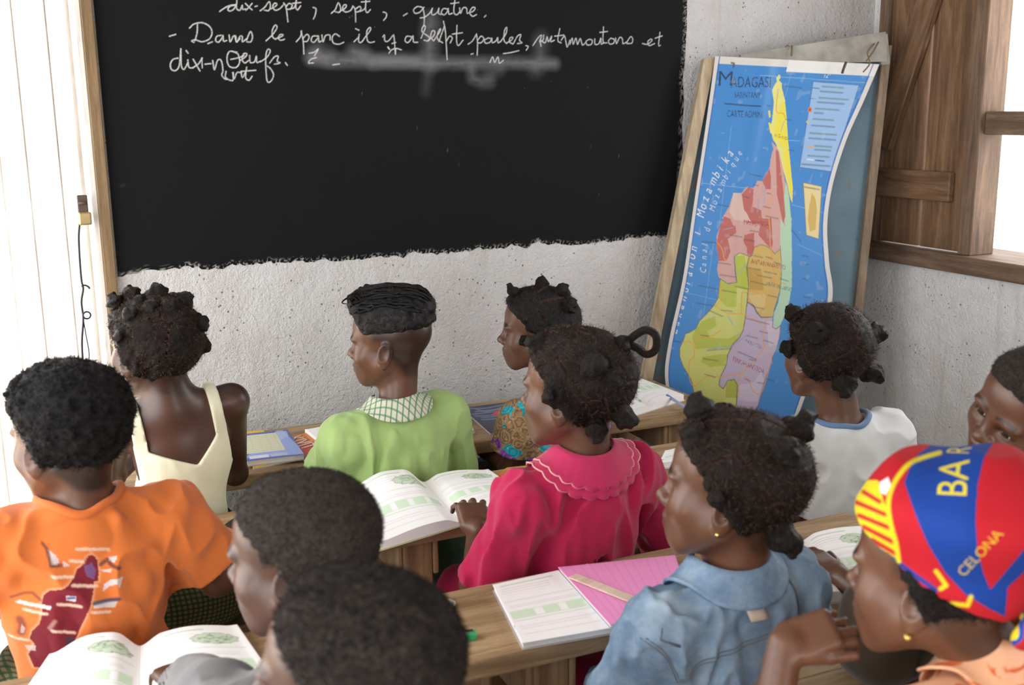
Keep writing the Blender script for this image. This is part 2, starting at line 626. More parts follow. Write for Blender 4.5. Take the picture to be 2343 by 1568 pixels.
wb('sill', WALL_X - 0.035, WALL_X + 0.20, WIN_Y0, 2.90, 0.985, 1.040, M_FRAMEY)
wb('head', WALL_X - 0.01, WALL_X + 0.12, WIN_Y0, WIN_Y1, WIN_Z1 - 0.05, WIN_Z1, M_FRAMEY)
wb('frame_post', WALL_X - 0.012, WALL_X + 0.08, 2.845, 2.885, 1.040, WIN_Z1 - 0.05, M_FRAME)
wb('frame_post', WALL_X - 0.012, WALL_X + 0.085, 2.436, 2.487, 1.040, WIN_Z1 - 0.05, M_FRAME)
wb('frame_post', WALL_X - 0.012, WALL_X + 0.085, WIN_Y0, WIN_Y0 + 0.05, 1.040, WIN_Z1 - 0.05, M_FRAME)
wb('mid_rail', WALL_X + 0.006, WALL_X + 0.055, WIN_Y0 + 0.05, 2.436, 1.402, 1.470, M_FRAMEY)
shut = empty('shutter', (0.0, 0, 0)); shut.parent = win
wb('plank', WALL_X + 0.004, WALL_X + 0.026, 2.672, 2.843, 1.045, WIN_Z1 - 0.055, M_SHUT, shut)
wb('plank', WALL_X + 0.004, WALL_X + 0.026, 2.490, 2.662, 1.045, WIN_Z1 - 0.055, M_SHUT, shut)
wb('batten', WALL_X - 0.020, WALL_X + 0.004, 2.530, 2.880, 1.195, 1.287, M_SHUTY, shut, 0.004)
wb('batten', WALL_X - 0.020, WALL_X + 0.004, 2.520, 2.880, 1.93, 2.02, M_SHUTY, shut, 0.004)
beam('brace', (-0.012, 2.835 - WIN_Y1, 1.36 - WIN_Z0), (-0.012, 2.600 - WIN_Y1, 2.00 - WIN_Z0), 0.024, 0.085, M_SHUT, shut, up=(0, 1, 0))
# frayed plaster lip under the sill
rr = np.random.default_rng(4)

# ------------------------------------------------------------------ desks and benches
M_DESK = wood('worn_desk_wood', (0.20, 0.115, 0.055), (0.50, 0.35, 0.20), 0.55, 'X')
M_DESKD = wood('dark_desk_edge_wood', (0.13, 0.075, 0.038), (0.36, 0.23, 0.125), 0.6, 'X')
M_LEG = wood('desk_leg_wood', (0.17, 0.095, 0.045), (0.46, 0.30, 0.16), 0.65, 'Z')
M_BENCH = wood('bench_wood', (0.16, 0.095, 0.05), (0.42, 0.29, 0.17), 0.6, 'X')


def desk(label, x0, x1, y0, y1, legs, z=DESK_Z, t=0.034, split=None):
    cx, cy = (x0 + x1) / 2, (y0 + y1) / 2
    d = tag(empty('school_desk', (cx, cy, 0)), label, 'desk', 'long wooden desks in rows')
    if split is None:
        box('tabletop_plank', (x0 - cx, y0 - cy, z - t), (x1 - cx, y1 - cy, z), M_DESK, d, 0.004, 2)
    else:
        box('tabletop_plank', (x0 - cx, y0 - cy, z - t), (x1 - cx, split - 0.0015 - cy, z), M_DESK, d, 0.004, 2)
        box('tabletop_plank', (x0 - cx, split + 0.0015 - cy, z - t), (x1 - cx, y1 - cy, z - 0.001), M_DESK, d, 0.004, 2)
    for lx in legs:
        for yy, s in ((y0 + 0.035, 1), (y1 - 0.035, -1)):
            box('leg', (lx - cx - 0.032, yy - cy - 0.022, 0), (lx - cx + 0.032, yy - cy + 0.022, z - t), M_LEG, d, 0.003)
        box('crosspiece', (lx - cx - 0.045, y0 + 0.012 - cy, z - t - 0.075), (lx - cx - 0.0325, y1 - 0.012 - cy, z - t), M_LEG, d, 0.003)
        box('crosspiece', (lx - cx + 0.0325, y0 + 0.012 - cy, z - t - 0.075), (lx - cx + 0.045, y1 - 0.012 - cy, z - t), M_LEG, d, 0.003)
        box('foot_rail', (lx - cx - 0.045, y0 + 0.03 - cy, 0.10), (lx - cx - 0.0325, y1 - 0.03 - cy, 0.16), M_LEG, d, 0.003)
    box('stretcher', (legs[0] - cx, y1 - 0.075 - cy, 0.20), (legs[-1] - cx, y1 - 0.058 - cy, 0.27), M_DESKD, d, 0.003)
    return d


def bench(label, x0, x1, y0, y1, legs, z=SEAT_Z, t=0.03):
    cx, cy = (x0 + x1) / 2, (y0 + y1) / 2
    d = tag(empty('bench', (cx, cy, 0)), label, 'bench', 'wooden benches in rows')
    box('seat_plank', (x0 - cx, y0 - cy, z - t), (x1 - cx, y1 - cy, z), M_BENCH, d, 0.004, 2)
    for lx in legs:
        for yy in (y0 + 0.03, y1 - 0.03):
            box('leg', (lx - cx - 0.025, yy - cy - 0.02, 0), (lx - cx + 0.025, yy - cy + 0.02, z - t), M_LEG, d, 0.003)
    return d


R1, R2, R3, R4 = (2.455, 2.805), (1.965, 2.235), (1.420, 1.670), (0.955, 1.212)
desk('front desk below the blackboard with workbooks and magazines on it', -0.02, 1.726, R1[0], R1[1], (0.10, 0.86, 1.60), split=2.64)
desk('second desk from the blackboard with an open book and black book', -0.32, 1.82, R2[0], R2[1], (-0.2, 0.665, 1.70))
desk('third desk from the blackboard carrying the pink notebook', -0.42, 1.50, R3[0], R3[1], (-0.3, 0.700, 1.42))
desk('nearest desk at lower right beside the scarf-wearing child', -0.30, 1.66, R4[0], R4[1], (-0.2, 0.66, 1.50), split=1.17)
bench('front bench under the pupils nearest the blackboard', -0.05, 1.70, 2.245, 2.42, (0.05, 1.62))
bench('second bench from the blackboard under the pink-shirted pupil', -0.32, 1.82, 1.70, 1.91, (-0.2, 1.68))
bench('third bench from the blackboard under the denim-jacketed pupil', -0.42, 1.55, 1.20, 1.395, (-0.3, 1.42))
bench('nearest bench under the scarf-wearing pupil', -0.30, 1.66, 0.70, 0.915, (-0.2, 1.50))

# ------------------------------------------------------------------ blackboard painted on the wall, with chalk writing
def W(pts, x0=350, y0=0, k=650 / 2343):
    """traced points -> board coordinates (metres along the wall, height)"""
    out = []
    for p in pts:
        q = on_y(x0 + p[0] * k, y0 + p[1] * k, WALL_Y)
        out.append((q[0], q[2]))
    return out


A = lambda *p: W(p)                                   # left detail
B = lambda *p: W(p, 880, 0, 720 / 2343)               # right detail
CHALK = [
    # dix-sept , sept ,
    A((548, 95), (600, 60), (640, 45), (680, 40)), A((680, 45), (640, 50), (615, 75), (630, 92), (660, 80), (685, 40), (690, 0)), A((685, 40), (690, 75), (715, 85), (735, 45), (738, 78), (760, 75)),
    A((760, 30), (790, 60), (815, 82)), A((815, 30), (790, 60), (765, 85)), A((840, 55), (858, 50)), A((882, 90), (920, 60), (955, 15), (965, 55), (950, 88), (915, 85)),
    A((965, 75), (1005, 55), (1020, 35), (1000, 28), (985, 55), (1005, 85), (1040, 75), (1075, 40)), A((1075, 25), (1095, 60), (1110, 180)), A((1095, 55), (1120, 30), (1145, 45), (1130, 75), (1105, 78)), A((1130, 75), (1165, 60), (1180, 0)), A((1180, 10), (1175, 60), (1190, 82), (1215, 50)), A((1150, 28), (1215, 22)),
    A((1318, 62), (1342, 75), (1335, 125), (1320, 158)),
    A((1468, 110), (1500, 80), (1525, 25), (1545, 70), (1535, 102), (1500, 98)), A((1540, 92), (1580, 70), (1592, 45), (1572, 42), (1560, 75), (1585, 100), (1625, 88), (1645, 55)), A((1645, 50), (1665, 85), (1668, 182)), A((1668, 75), (1700, 55), (1712, 75), (1690, 98), (1672, 98)), A((1705, 95), (1745, 70), (1752, 5), (1750, 80), (1765, 105), (1790, 80)), A((1715, 18), (1785, 12)),
    A((1895, 100), (1922, 112), (1918, 145), (1898, 168)), A((2062, 130), (2092, 112)),
    # quatre .
    B((275, 55), (240, 50), (212, 75), (225, 100), (260, 90), (290, 55)), B((282, 60), (292, 120), (290, 195)), B((262, 135), (295, 128), (330, 100), (352, 65)), B((352, 62), (345, 100), (360, 112), (390, 90), (400, 62), (398, 100), (415, 108)), B((468, 70), (435, 65), (418, 95), (440, 112), (465, 85), (470, 65), (475, 105), (500, 100)), B((520, 0), (512, 60), (515, 100), (535, 110), (558, 85)), B((488, 28), (548, 20)),
    B((555, 60), (562, 100), (580, 60), (605, 62), (610, 100)), B((612, 100), (655, 85), (670, 60), (648, 58), (630, 95), (650, 122), (680, 110)), B((738, 128), (750, 116)),
    # - Dans le parc il y a
    A((135, 300), (185, 285)), A((300, 232), (335, 200), (400, 188), (460, 215), (485, 265), (465, 320), (405, 345), (350, 330), (318, 338), (335, 350)), A((365, 205), (362, 270), (345, 335)), A((452, 360), (488, 345)), A((560, 292), (525, 300), (515, 335), (540, 348), (570, 310), (575, 295), (580, 340), (605, 335)), A((625, 290), (635, 345), (660, 300), (680, 300), (685, 345), (715, 320)),
    A((672, 300), (690, 348), (715, 300), (735, 305), (735, 345), (770, 320)), A((770, 330), (800, 262), (818, 300), (805, 345), (770, 345)),
    A((930, 338), (985, 285), (1020, 230), (1005, 208), (982, 250), (985, 305), (1010, 325)), A((1005, 322), (1050, 305), (1070, 290), (1048, 285), (1030, 312), (1050, 332), (1082, 325)),
    A((1180, 345), (1215, 300), (1222, 255)), A((1218, 262), (1235, 330), (1242, 445)), A((1232, 320), (1265, 285), (1285, 305), (1270, 340), (1240, 345)), A((1355, 298), (1315, 300), (1302, 335), (1325, 350), (1355, 315), (1362, 298), (1365, 345), (1385, 340)), A((1390, 290), (1400, 345), (1420, 295), (1455, 292), (1458, 330)), A((1535, 300), (1500, 280), (1475, 310), (1485, 355), (1530, 365), (1570, 350)),
    A((1668, 238), (1695, 250)), A((1655, 345), (1690, 310), (1698, 285), (1692, 340), (1715, 350), (1745, 310), (1790, 250), (1785, 228), (1760, 260), (1765, 335), (1790, 352), (1822, 345)), A((1892, 305), (1905, 290), (1908, 335), (1935, 340), (1975, 295)), A((1982, 288), (1988, 345), (1995, 440)), A((1968, 360), (1998, 352)),
    A((2130, 305), (2090, 300), (2075, 335), (2100, 352), (2130, 315), (2142, 298), (2145, 345), (2180, 350)),
    A((1935, 388), (1948, 408)), A((1942, 440), (1965, 412), (2000, 400), (2045, 412)), A((1998, 405), (1996, 450)),
    # sept poules, quatre moutons et
    B((268, 285), (300, 205), (285, 195), (275, 235), (330, 280), (320, 305), (290, 300)), B((320, 300), (360, 270), (370, 235), (350, 232), (340, 275), (360, 305)), B((365, 300), (405, 240), (412, 215), (395, 240), (390, 290), (430, 320)), B((435, 160), (448, 230), (455, 330), (462, 445)), B((400, 310), (440, 200)), B((455, 310), (480, 270), (500, 285), (485, 320)), B((535, 190), (532, 300), (545, 340), (580, 300)), B((500, 255), (575, 245)),
    B((618, 330), (650, 305), (680, 255)), B((680, 255), (688, 320), (685, 412)), B((690, 300), (715, 270), (735, 290), (715, 318), (692, 320)), B((765, 285), (740, 300), (748, 322), (780, 315), (790, 290), (765, 283)), B((795, 285), (798, 318), (825, 305), (838, 280), (840, 318), (860, 310)), B((860, 310), (900, 250), (905, 205), (888, 230), (885, 300), (905, 325)), B((905, 320), (940, 300), (950, 280), (930, 282), (925, 312), (950, 328)), B((955, 325), (985, 270), (1010, 260), (1000, 300), (1018, 320), (985, 325)),
    B((1048, 340), (1065, 348), (1050, 375)), B((1100, 340), (1140, 280), (1165, 265), (1150, 310), (1175, 300), (1180, 262)), B((1160, 345), (1155, 300), (1190, 320), (1205, 275), (1215, 310), (1240, 270), (1232, 310), (1260, 300)), B((1300, 215), (1285, 300), (1310, 320)), B((1262, 270), (1330, 262)), B((1310, 300), (1335, 270), (1345, 310), (1355, 350), (1375, 300)),
    B((1375, 330), (1392, 285), (1400, 330), (1420, 285), (1432, 330), (1452, 288), (1468, 335), (1490, 320)), B((1515, 295), (1495, 310), (1505, 335), (1535, 330), (1540, 300), (1515, 293)), B((1560, 290), (1562, 330), (1590, 325), (1605, 285), (1608, 328), (1625, 320)), B((1625, 200), (1622, 310), (1650, 320)), B((1598, 242), (1655, 235)), B((1680, 285), (1662, 305), (1672, 328), (1700, 322), (1705, 295), (1680, 285)),
    B((1715, 285), (1722, 325), (1745, 280), (1765, 290), (1770, 325), (1795, 315)), B((1795, 322), (1825, 275), (1842, 290), (1835, 322), (1800, 325)), B((1915, 325), (1950, 330), (1985, 305), (1978, 292), (1955, 310), (1965, 340), (2005, 325)), B((2045, 240), (2035, 335), (2048, 338)), B((2010, 285), (2062, 268)),
    # dix-n Oeufs.  ert
    A((205, 480), (165, 490), (142, 530), (150, 572), (185, 582), (215, 540), (228, 405)), A((228, 405), (232, 540), (255, 572), (285, 520)), A((272, 418), (288, 440)), A((285, 495), (295, 555), (330, 560)), A((330, 490), (385, 585)), A((405, 480), (370, 530), (325, 560)), A((400, 480), (405, 560)), A((428, 530), (478, 525)), A((490, 500), (505, 575), (530, 500), (560, 500), (575, 580), (565, 620), (590, 650), (610, 655)),
    A((690, 432), (630, 425), (608, 480), (625, 545), (680, 558), (712, 515), (700, 450), (665, 430)), A((640, 490), (700, 478), (750, 460)), A((715, 500), (760, 470), (772, 445), (745, 445), (732, 490), (755, 520), (785, 500)), A((795, 460), (800, 515), (835, 510), (850, 465), (855, 515), (885, 505)), A((885, 510), (940, 470), (965, 420), (945, 408), (930, 450), (928, 560), (940, 670), (970, 670), (992, 620), (970, 570), (940, 545)), A((960, 520), (1000, 470), (1030, 465), (1022, 505), (1045, 520), (1000, 530)), A((1090, 518), (1105, 540)),
    A((600, 590), (598, 640), (655, 665), (660, 600)), A((655, 600), (668, 650), (690, 600), (725, 600)), A((725, 590), (735, 640), (765, 590)), A((770, 555), (762, 640), (790, 662), (815, 630)), A((725, 590), (845, 580)),
    A((1285, 440), (1330, 430), (1360, 405), (1330, 460)), A((1345, 475), (1300, 490), (1280, 520), (1320, 520)), A((1480, 535), (1535, 528)), B((20, 352), (30, 365)), B((880, 400), (935, 392), (995, 378)), B((640, 405), (655, 400)), B((780, 465), (800, 425), (815, 465), (840, 425), (850, 470), (880, 450)),
]
BX0, BX1, BZ0, BZ1 = DOOR_X1 + 0.035, 1.888, 1.096, 2.12


def blackboard():
    sx0, sx1, sz0, sz1 = 0.345, 1.81, 1.540, 1.82           # written stretch, finely divided
    def steps(a, b, fine, hc):
        out = [a]
        while out[-1] < b - 1e-6:
            x = out[-1]; h = hc
            for fa, fb, hf in fine:
                if fa <= x < fb: h = hf
            out.append(min(b, x + h))
        return np.array(out)
    xs = steps(BX0, BX1, [(sx0, sx1, 0.0016), (BX1 - 0.045, BX1, 0.0025)], 0.010); zs = steps(BZ0, BZ1, [(sz0, sz1, 0.0016), (BZ0, BZ0 + 0.035, 0.0025)], 0.008)
    X, Z = np.meshgrid(xs, zs, indexing='ij')
    x = X.ravel().copy(); z = Z.ravel().copy()
    # ragged brushed edge at the bottom and the right
    zb = 0.012 * (vnoise2(x * 26, x * 0, 1) - 0.5) + 0.008 * (vnoise2(x * 90, x * 0 + 3, 2) - 0.5) + 0.008 * (vnoise2(x * 5, x * 0, 5) - 0.5)
    z = z + zb * np.clip(1 - (z - BZ0) / 0.05, 0, 1)
    xb = 0.012 * (vnoise2(z * 14, z * 0, 3) - 0.5) + 0.003 * (vnoise2(z * 26, z * 0 + 5, 4) - 0.5) - 0.016 * np.clip((1.4 - z) / 0.35, 0, 1)
    x = x + xb * np.clip(1 - (BX1 - x) / 0.06, 0, 1)
    black = np.array([0.0055, 0.0058, 0.0062])
    k = Ink(x, z, black)
    chalk = np.array([0.50, 0.50, 0.49])
    dust = np.array([0.17, 0.17, 0.175])
    # wiped smears
    def smear(pts, w, a, col=dust):
        n_ = vnoise2(x * 30, z * 120, 8) * 0.6 + vnoise2(x * 90, z * 60, 9) * 0.4
        k.mix(stroke_cov(x, z, pts, w * 0.8, w * 1.5) ** 1.3 * a * (0.55 + 0.75 * n_).clip(0, 1), col)
    smear(B((-90, 470), (0, 460), (300, 470), (620, 470), (900, 465), (1060, 470), (1260, 475)), 0.012, 0.95)
    smear(A((1300, 480), (1480, 500), (1700, 500), (2200, 500)), 0.013, 0.95)
    smear(A((1350, 430), (1440, 470)), 0.016, 0.8); smear(A((1650, 430), (1740, 450)), 0.014, 0.8)
    smear(B((340, 160), (330, 300), (330, 470)), 0.018, 0.75); smear(B((340, 470), (320, 560), (300, 680)), 0.012, 0.22)
    smear(B((1160, 300), (1150, 470), (1120, 510)), 0.018, 0.5)
    smear(B((640, 500), (650, 580), (720, 615), (780, 610)), 0.012, 0.6); smear(B((860, 520), (760, 560)), 0.012, 0.35)
    grain = 0.55 + 0.75 * vnoise2(x * 420, z * 420, 12)
    for st in CHALK:
        pts = catmull(st, 5) if len(st) > 2 else np.array(st)
        cov = stroke_cov(x, z, pts, 0.0015, 0.0010)
        k.mix((cov * grain).clip(0, 0.95), chalk)
    rg = np.random.default_rng(5)
    for _ in range(60):
        c = np.array([rg.uniform(BX0, BX1), rg.uniform(BZ0, 2.0)])
        k.line([c, c + rg.normal(0, 0.002, 2)], 0.0008, (0.12, 0.12, 0.12), 0.7)
    # worn rim where the lime shows through
    rim = np.maximum(np.clip(1 - (z - BZ0 - zb) / 0.014, 0, 1), np.clip(1 - (BX1 + xb - x) / 0.018, 0, 1))
    k.mix((rim * (vnoise2(x * 300, z * 300, 21) > 0.62)).astype(float) * 0.9, (0.42, 0.40, 0.38))
    V = np.stack([x, np.full_like(x, -0.004), z], 1)
    V[:, 1] += 0.003 * np.clip(np.maximum(np.clip(1 - (z - BZ0 - zb) / 0.01, 0, 1), np.clip(1 - (BX1 + xb - x) / 0.01, 0, 1)), 0, 1)
    nx, nz = X.shape
    i = np.arange(nx - 1)[:, None] * nz + np.arange(nz - 1)[None]
    F = np.stack([i, i + nz, i + nz + 1, i + 1], 2).reshape(-1, 4)
    V[:, 0] -= 1.0; V[:, 2] -= BZ0
    me = mesh_np('writing_surface', V, F)
    k.put(me)
    n = NT('matt_black_board_paint', 0.70, 0.12)
    n.color(n.attr('ink'))
    v = n.coord()
    n.bump(n.math('ADD', n.noise(v, 140, 4, 0.7), n.math('MULTIPLY', n.noise(v, 9, 4), 2.0)), 0.25, 0.002)
    root = tag(empty('blackboard', (1.0, WALL_Y, BZ0)), 'large blackboard painted on the wall with white chalk handwriting', 'blackboard')
    link('writing_surface', me, n.m, root)
    return root


blackboard()

# ------------------------------------------------------------------ leaning panel with a wall map hung on it
PAN_TL = on_y(1622, 135, 2.87); PAN_BL = on_y(1474, 900, 2.83); PAN_TR = on_x(2027, 106, 2.50)
PAN_N = np.cross(PAN_BL - PAN_TL, PAN_TR - PAN_TL); PAN_N /= np.linalg.norm(PAN_N)   # towards the room
M_PANEL = None


def leaning_panel():
    n = NT('flaking_blue_grey_paint', 0.6, 0.35)
    v = n.coord()
    fl = n.noise(v, 9, 6, 0.65, 0.8)
    c = n.ramp(n.noise(v, 3, 4), [(0.3, (0.055, 0.10, 0.135)), (0.7, (0.13, 0.20, 0.24))])
    c = n.mix(n.ramp(fl, [(0.60, 0.0), (0.63, 1.0)]), c, (0.17, 0.13, 0.10))
    n.color(c); n.bump(fl, 0.4, 0.003)
    def foot(a, b):
        d = b - a; return a + d * ((0.012 - a[2]) / d[2])
    BR = on_plane(1965, 670, PAN_TL, PAN_N)
    P = [PAN_TL, PAN_TR, foot(PAN_TR, BR), foot(PAN_TL, PAN_BL)]
    root = tag(empty('leaning_panel', (P[3] + P[2]) / 2), 'blue-grey flaking wooden panel leaning in the corner behind the map', 'panel')
    o0 = np.array(root.location)
    def slab(name, q, t0, t1, mat):
        q = np.array(q)
        V = np.concatenate([q + PAN_N * t1, q + PAN_N * t0]) - o0
        F = [(0, 3, 2, 1), (4, 5, 6, 7), (0, 1, 5, 4), (1, 2, 6, 5), (2, 3, 7, 6), (3, 0, 4, 7)]
        me = mesh_np(name, V, F, False)
        return link(name, me, mat, root)
    slab('board', P, -0.016, 0.0, n.m)
    ml = wood('panel_batten_wood', (0.26, 0.19, 0.12), (0.55, 0.44, 0.30), 0.75, 'Z')
    md = wood('panel_edge_wood', (0.13, 0.09, 0.06), (0.30, 0.22, 0.15), 0.75, 'Z')
    ex = (PAN_TR - PAN_TL) / np.linalg.norm(PAN_TR - PAN_TL)
    slab('batten', [P[0] - ex * 0.022, P[0] + ex * 0.012, P[3] + ex * 0.012, P[3] - ex * 0.022], -0.010, 0.022, ml)
    slab('batten', [P[1] - ex * 0.016, P[1] + ex * 0.012, P[2] + ex * 0.012, P[2] - ex * 0.016], -0.010, 0.016, md)
    return root


leaning_panel()


def map_pt(u, v, off):
    return on_plane(u, v, PAN_TL + PAN_N * off, PAN_N)


def wall_map():
    left = np.array([(126, 1637), (300, 1613), (480, 1586), (640, 1562), (780, 1531), (870, 1522), (960, 1545), (1010, 1566)], float)
    right = np.array([(146, 2013), (230, 1977), (320, 1937), (420, 1906), (510, 1893), (600, 1897), (680, 1905), (800, 1880), (900, 1845), (1010, 1805)], float)
    left, right = catmull(left, 12), catmull(right, 12)
    def cur(c, y):
        return np.interp(y, c[:, 0], c[:, 1])
    nv, nu = 580, 280
    tv = np.linspace(0, 1, nv); tu = np.linspace(0, 1, nu)
    Uq = np.empty((nv, nu)); Vq = np.empty((nv, nu)); P = np.empty((nv, nu, 3))
    for i, t in enumerate(tv):
        yl = 128 + t * 872; yr = 147 + t * 858
        xl, xr = cur(left, yl), cur(right, yr)
        for j, s in enumerate(tu):
            u = xl + (xr - xl) * s; v = yl + (yr - yl) * s
            fold = math.exp(-((s - 0.33 - 0.10 * t) / 0.05) ** 2) * 0.006
            off = 0.026 + 0.030 * s * s * math.sin(math.pi * min(t * 0.95 + 0.03, 1)) + fold * (1 - 0.5 * t) + 0.012 * s * t
            Uq[i, j] = u; Vq[i, j] = v
            P[i, j] = map_pt(u, v, off)
    k = Ink(Uq.ravel(), Vq.ravel(), srgb(62, 134, 202))
    S = np.broadcast_to(tu[None], (nv, nu)).ravel(); T = np.broadcast_to(tv[:, None], (nv, nu)).ravel()
    z1 = lambda *p: [(1500 + a * 0.28056, 80 + b * 0.28056) for a, b in p]
    z2 = lambda *p: [(1460 + a * 0.2934, 500 + b * 0.2934) for a, b in p]
    white = srgb(226, 226, 226)
    dark = srgb(34, 52, 78)
    # degree grid
    for a, b in (((850, 330), (1710, 390)), ((1090, 860), (1175, 865)), ((350, 1205), (740, 1250)), ((1110, 1385), (1400, 1460))): k.line(z1(a, b), 0.7, srgb(150, 190, 225), 0.7)
    for a, b in (((620, 740), (520, 1560)), ((1130, 200), (1060, 500))): k.line(z1(a, b), 0.7, srgb(130, 180, 222), 0.6)
    for a, b in (((380, 580), (630, 640)), ((590, 180), (490, 900)), ((1240, 200), (1460, 300))): k.line(z2(a, b), 0.7, srgb(130, 180, 222), 0.6)
    # provinces
    pink = srgb(206, 160, 152); red = srgb(184, 92, 84); green = srgb(178, 186, 62); pgreen = srgb(202, 204, 112); ochre = srgb(205, 172, 92); lilac = srgb(190, 172, 196); mint = srgb(176, 208, 176); yel = srgb(232, 218, 70); pyel = srgb(226, 220, 130)
    toam = z1((1000, 1400), (1030, 1290), (1050, 1180), (1075, 1230), (1090, 1330), (1105, 1500)) + z2((1195, 0), (1198, 300), (1200, 520), (1180, 640), (1150, 740), (1110, 830), (1075, 860), (1050, 850), (1060, 740), (1095, 650), (1110, 560), (1120, 430), (1115, 300), (1110, 200), (1100, 0))
    k.poly(toam, mint)
    ants = z1((1010, 320), (1020, 345), (1005, 370), (1030, 395), (1030, 430), (1055, 530), (1065, 640), (1070, 700), (1080, 850), (1085, 960), (1110, 1160), (1120, 1250), (1115, 1370), (1100, 1340), (1075, 1220), (1040, 1100), (1010, 960), (990, 910), (965, 860), (945, 800), (935, 740), (950, 700), (960, 600), (965, 540), (950, 450), (975, 400), (990, 380), (985, 350))
    k.poly(ants, pyel)
    k.poly(z1((1030, 540), (1055, 540), (1065, 640), (1080, 850), (1110, 1160), (1120, 1250), (1115, 1370), (1075, 1200), (1030, 900), (1000, 860), (960, 780), (1000, 640)), yel)
    k.poly(z1((945, 800), (975, 840), (1060, 850), (1075, 920), (1010, 920), (960, 860)), yel, 0.8)
    k.poly(z1((918, 620), (935, 615), (938, 670), (925, 680)), yel); k.poly(z1((920, 715), (935, 715), (945, 800), (935, 800)), yel)
    maha = z1((945, 870), (990, 915), (1010, 960), (1040, 1100), (1060, 1220), (1040, 1400), (1060, 1568)) + z2((1110, 0), (1110, 240), (1065, 275), (1045, 250), (1000, 215), (960, 205), (905, 225), (885, 305), (860, 300), (790, 270), (745, 300), (755, 420), (765, 500), (690, 505), (630, 460), (615, 400), (630, 320), (612, 230), (612, 140), (640, 60), (690, 0)) + z1((540, 1500), (600, 1400), (635, 1290), (700, 1290), (740, 1240), (800, 1250), (830, 1190), (870, 1190), (890, 1150), (930, 1080), (940, 1000), (960, 930))
    k.poly(maha, pink)
    for q in (z1((870, 1190), (930, 1090), (940, 1160), (940, 1260), (900, 1260)), z1((700, 1300), (760, 1240), (800, 1260), (790, 1400), (860, 1430), (870, 1540), (740, 1530), (710, 1400)), z1((980, 930), (1000, 940), (1040, 1250), (1060, 1480), (1040, 1540), (990, 1300)),
              z1((560, 1480), (610, 1500), (640, 1568), (520, 1568)), z2((640, 60), (760, 60), (765, 110), (700, 160), (720, 260), (690, 330), (630, 330), (610, 200)), z2((830, 130), (905, 110), (905, 230), (880, 300), (850, 290), (850, 230), (820, 180)), z2((960, 0), (1040, 0), (1050, 200), (1040, 240), (1000, 200), (940, 130))):
        k.poly(q, red, 0.92)
    k.poly(z1((635, 1290), (700, 1290), (720, 1420), (780, 1520), (640, 1510), (600, 1440)), srgb(214, 182, 172))
    antn = z2((905, 225), (960, 205), (1000, 215), (1045, 250), (1065, 275), (1110, 240), (1118, 330), (1118, 430), (1108, 560), (1085, 640), (1060, 720), (1050, 770), (990, 770), (960, 770), (920, 720), (905, 680), (850, 650), (860, 520), (850, 420), (845, 380), (865, 300), (890, 290))
    k.poly(antn, ochre)
    k.poly(z2((860, 600), (990, 590), (1000, 680), (940, 720), (900, 680)), srgb(216, 186, 122)); k.poly(z2((850, 390), (960, 400), (980, 560), (870, 560)), srgb(190, 152, 70))
    toli = z2((790, 270), (750, 300), (760, 420), (770, 500), (700, 510), (640, 470), (630, 560), (625, 620), (590, 680), (540, 740), (480, 800), (450, 860), (400, 890), (370, 900), (350, 960), (325, 1010), (325, 1080), (350, 1150), (380, 1200), (410, 1250), (425, 1300), (440, 1400), (520, 1560), (760, 1560), (775, 1300), (750, 1255), (700, 1265), (665, 1330), (630, 1300), (640, 1240), (690, 1140), (700, 1060), (740, 980), (790, 930), (820, 870), (835, 780), (850, 650), (860, 520), (850, 380), (865, 300), (830, 280))
    k.poly(toli, pgreen)
    for q in (z2((640, 470), (700, 510), (770, 505), (765, 690), (690, 690), (640, 640), (620, 600)), z2((600, 760), (610, 840), (540, 880), (560, 930), (700, 940), (800, 890), (780, 930), (730, 1010), (560, 1010), (450, 1020), (420, 930), (450, 860), (500, 800)), z2((500, 1080), (640, 1060), (700, 1060), (680, 1150), (560, 1160), (490, 1120)), z2((750, 300), (830, 285), (850, 400), (850, 560), (770, 540), (760, 420))):
        k.poly(q, green, 0.9)
    fian = z2((850, 655), (905, 690), (920, 730), (960, 775), (1050, 770), (1050, 850), (1075, 862), (1110, 835), (1105, 920), (1080, 1020), (1050, 1080), (1020, 1180), (990, 1260), (970, 1340), (945, 1430), (900, 1560), (760, 1560), (775, 1300), (750, 1255), (700, 1265), (665, 1330), (630, 1300), (640, 1240), (690, 1140), (700, 1060), (740, 980), (790, 930), (820, 870), (835, 780))
    k.poly(fian, lilac)
    k.poly(z2((1000, 800), (1050, 800), (1075, 870), (1105, 850), (1090, 980), (1020, 1000)), srgb(204, 188, 206)); k.poly(z2((780, 1300), (900, 1280), (960, 1200), (980, 1260), (930, 1430), (780, 1420)), srgb(204, 190, 210))
    k.poly(z2((680, 1350), (690, 1290), (720, 1262), (755, 1260), (775, 1300), (770, 1400), (680, 1400)), srgb(176, 178, 70))
    for b_ in (fian, antn, toli): k.line(b_ + b_[:1], 0.8, srgb(90, 86, 84), 0.8)
    # roads and rivers
    orange = srgb(226, 158, 66); riv = srgb(130, 160, 204)
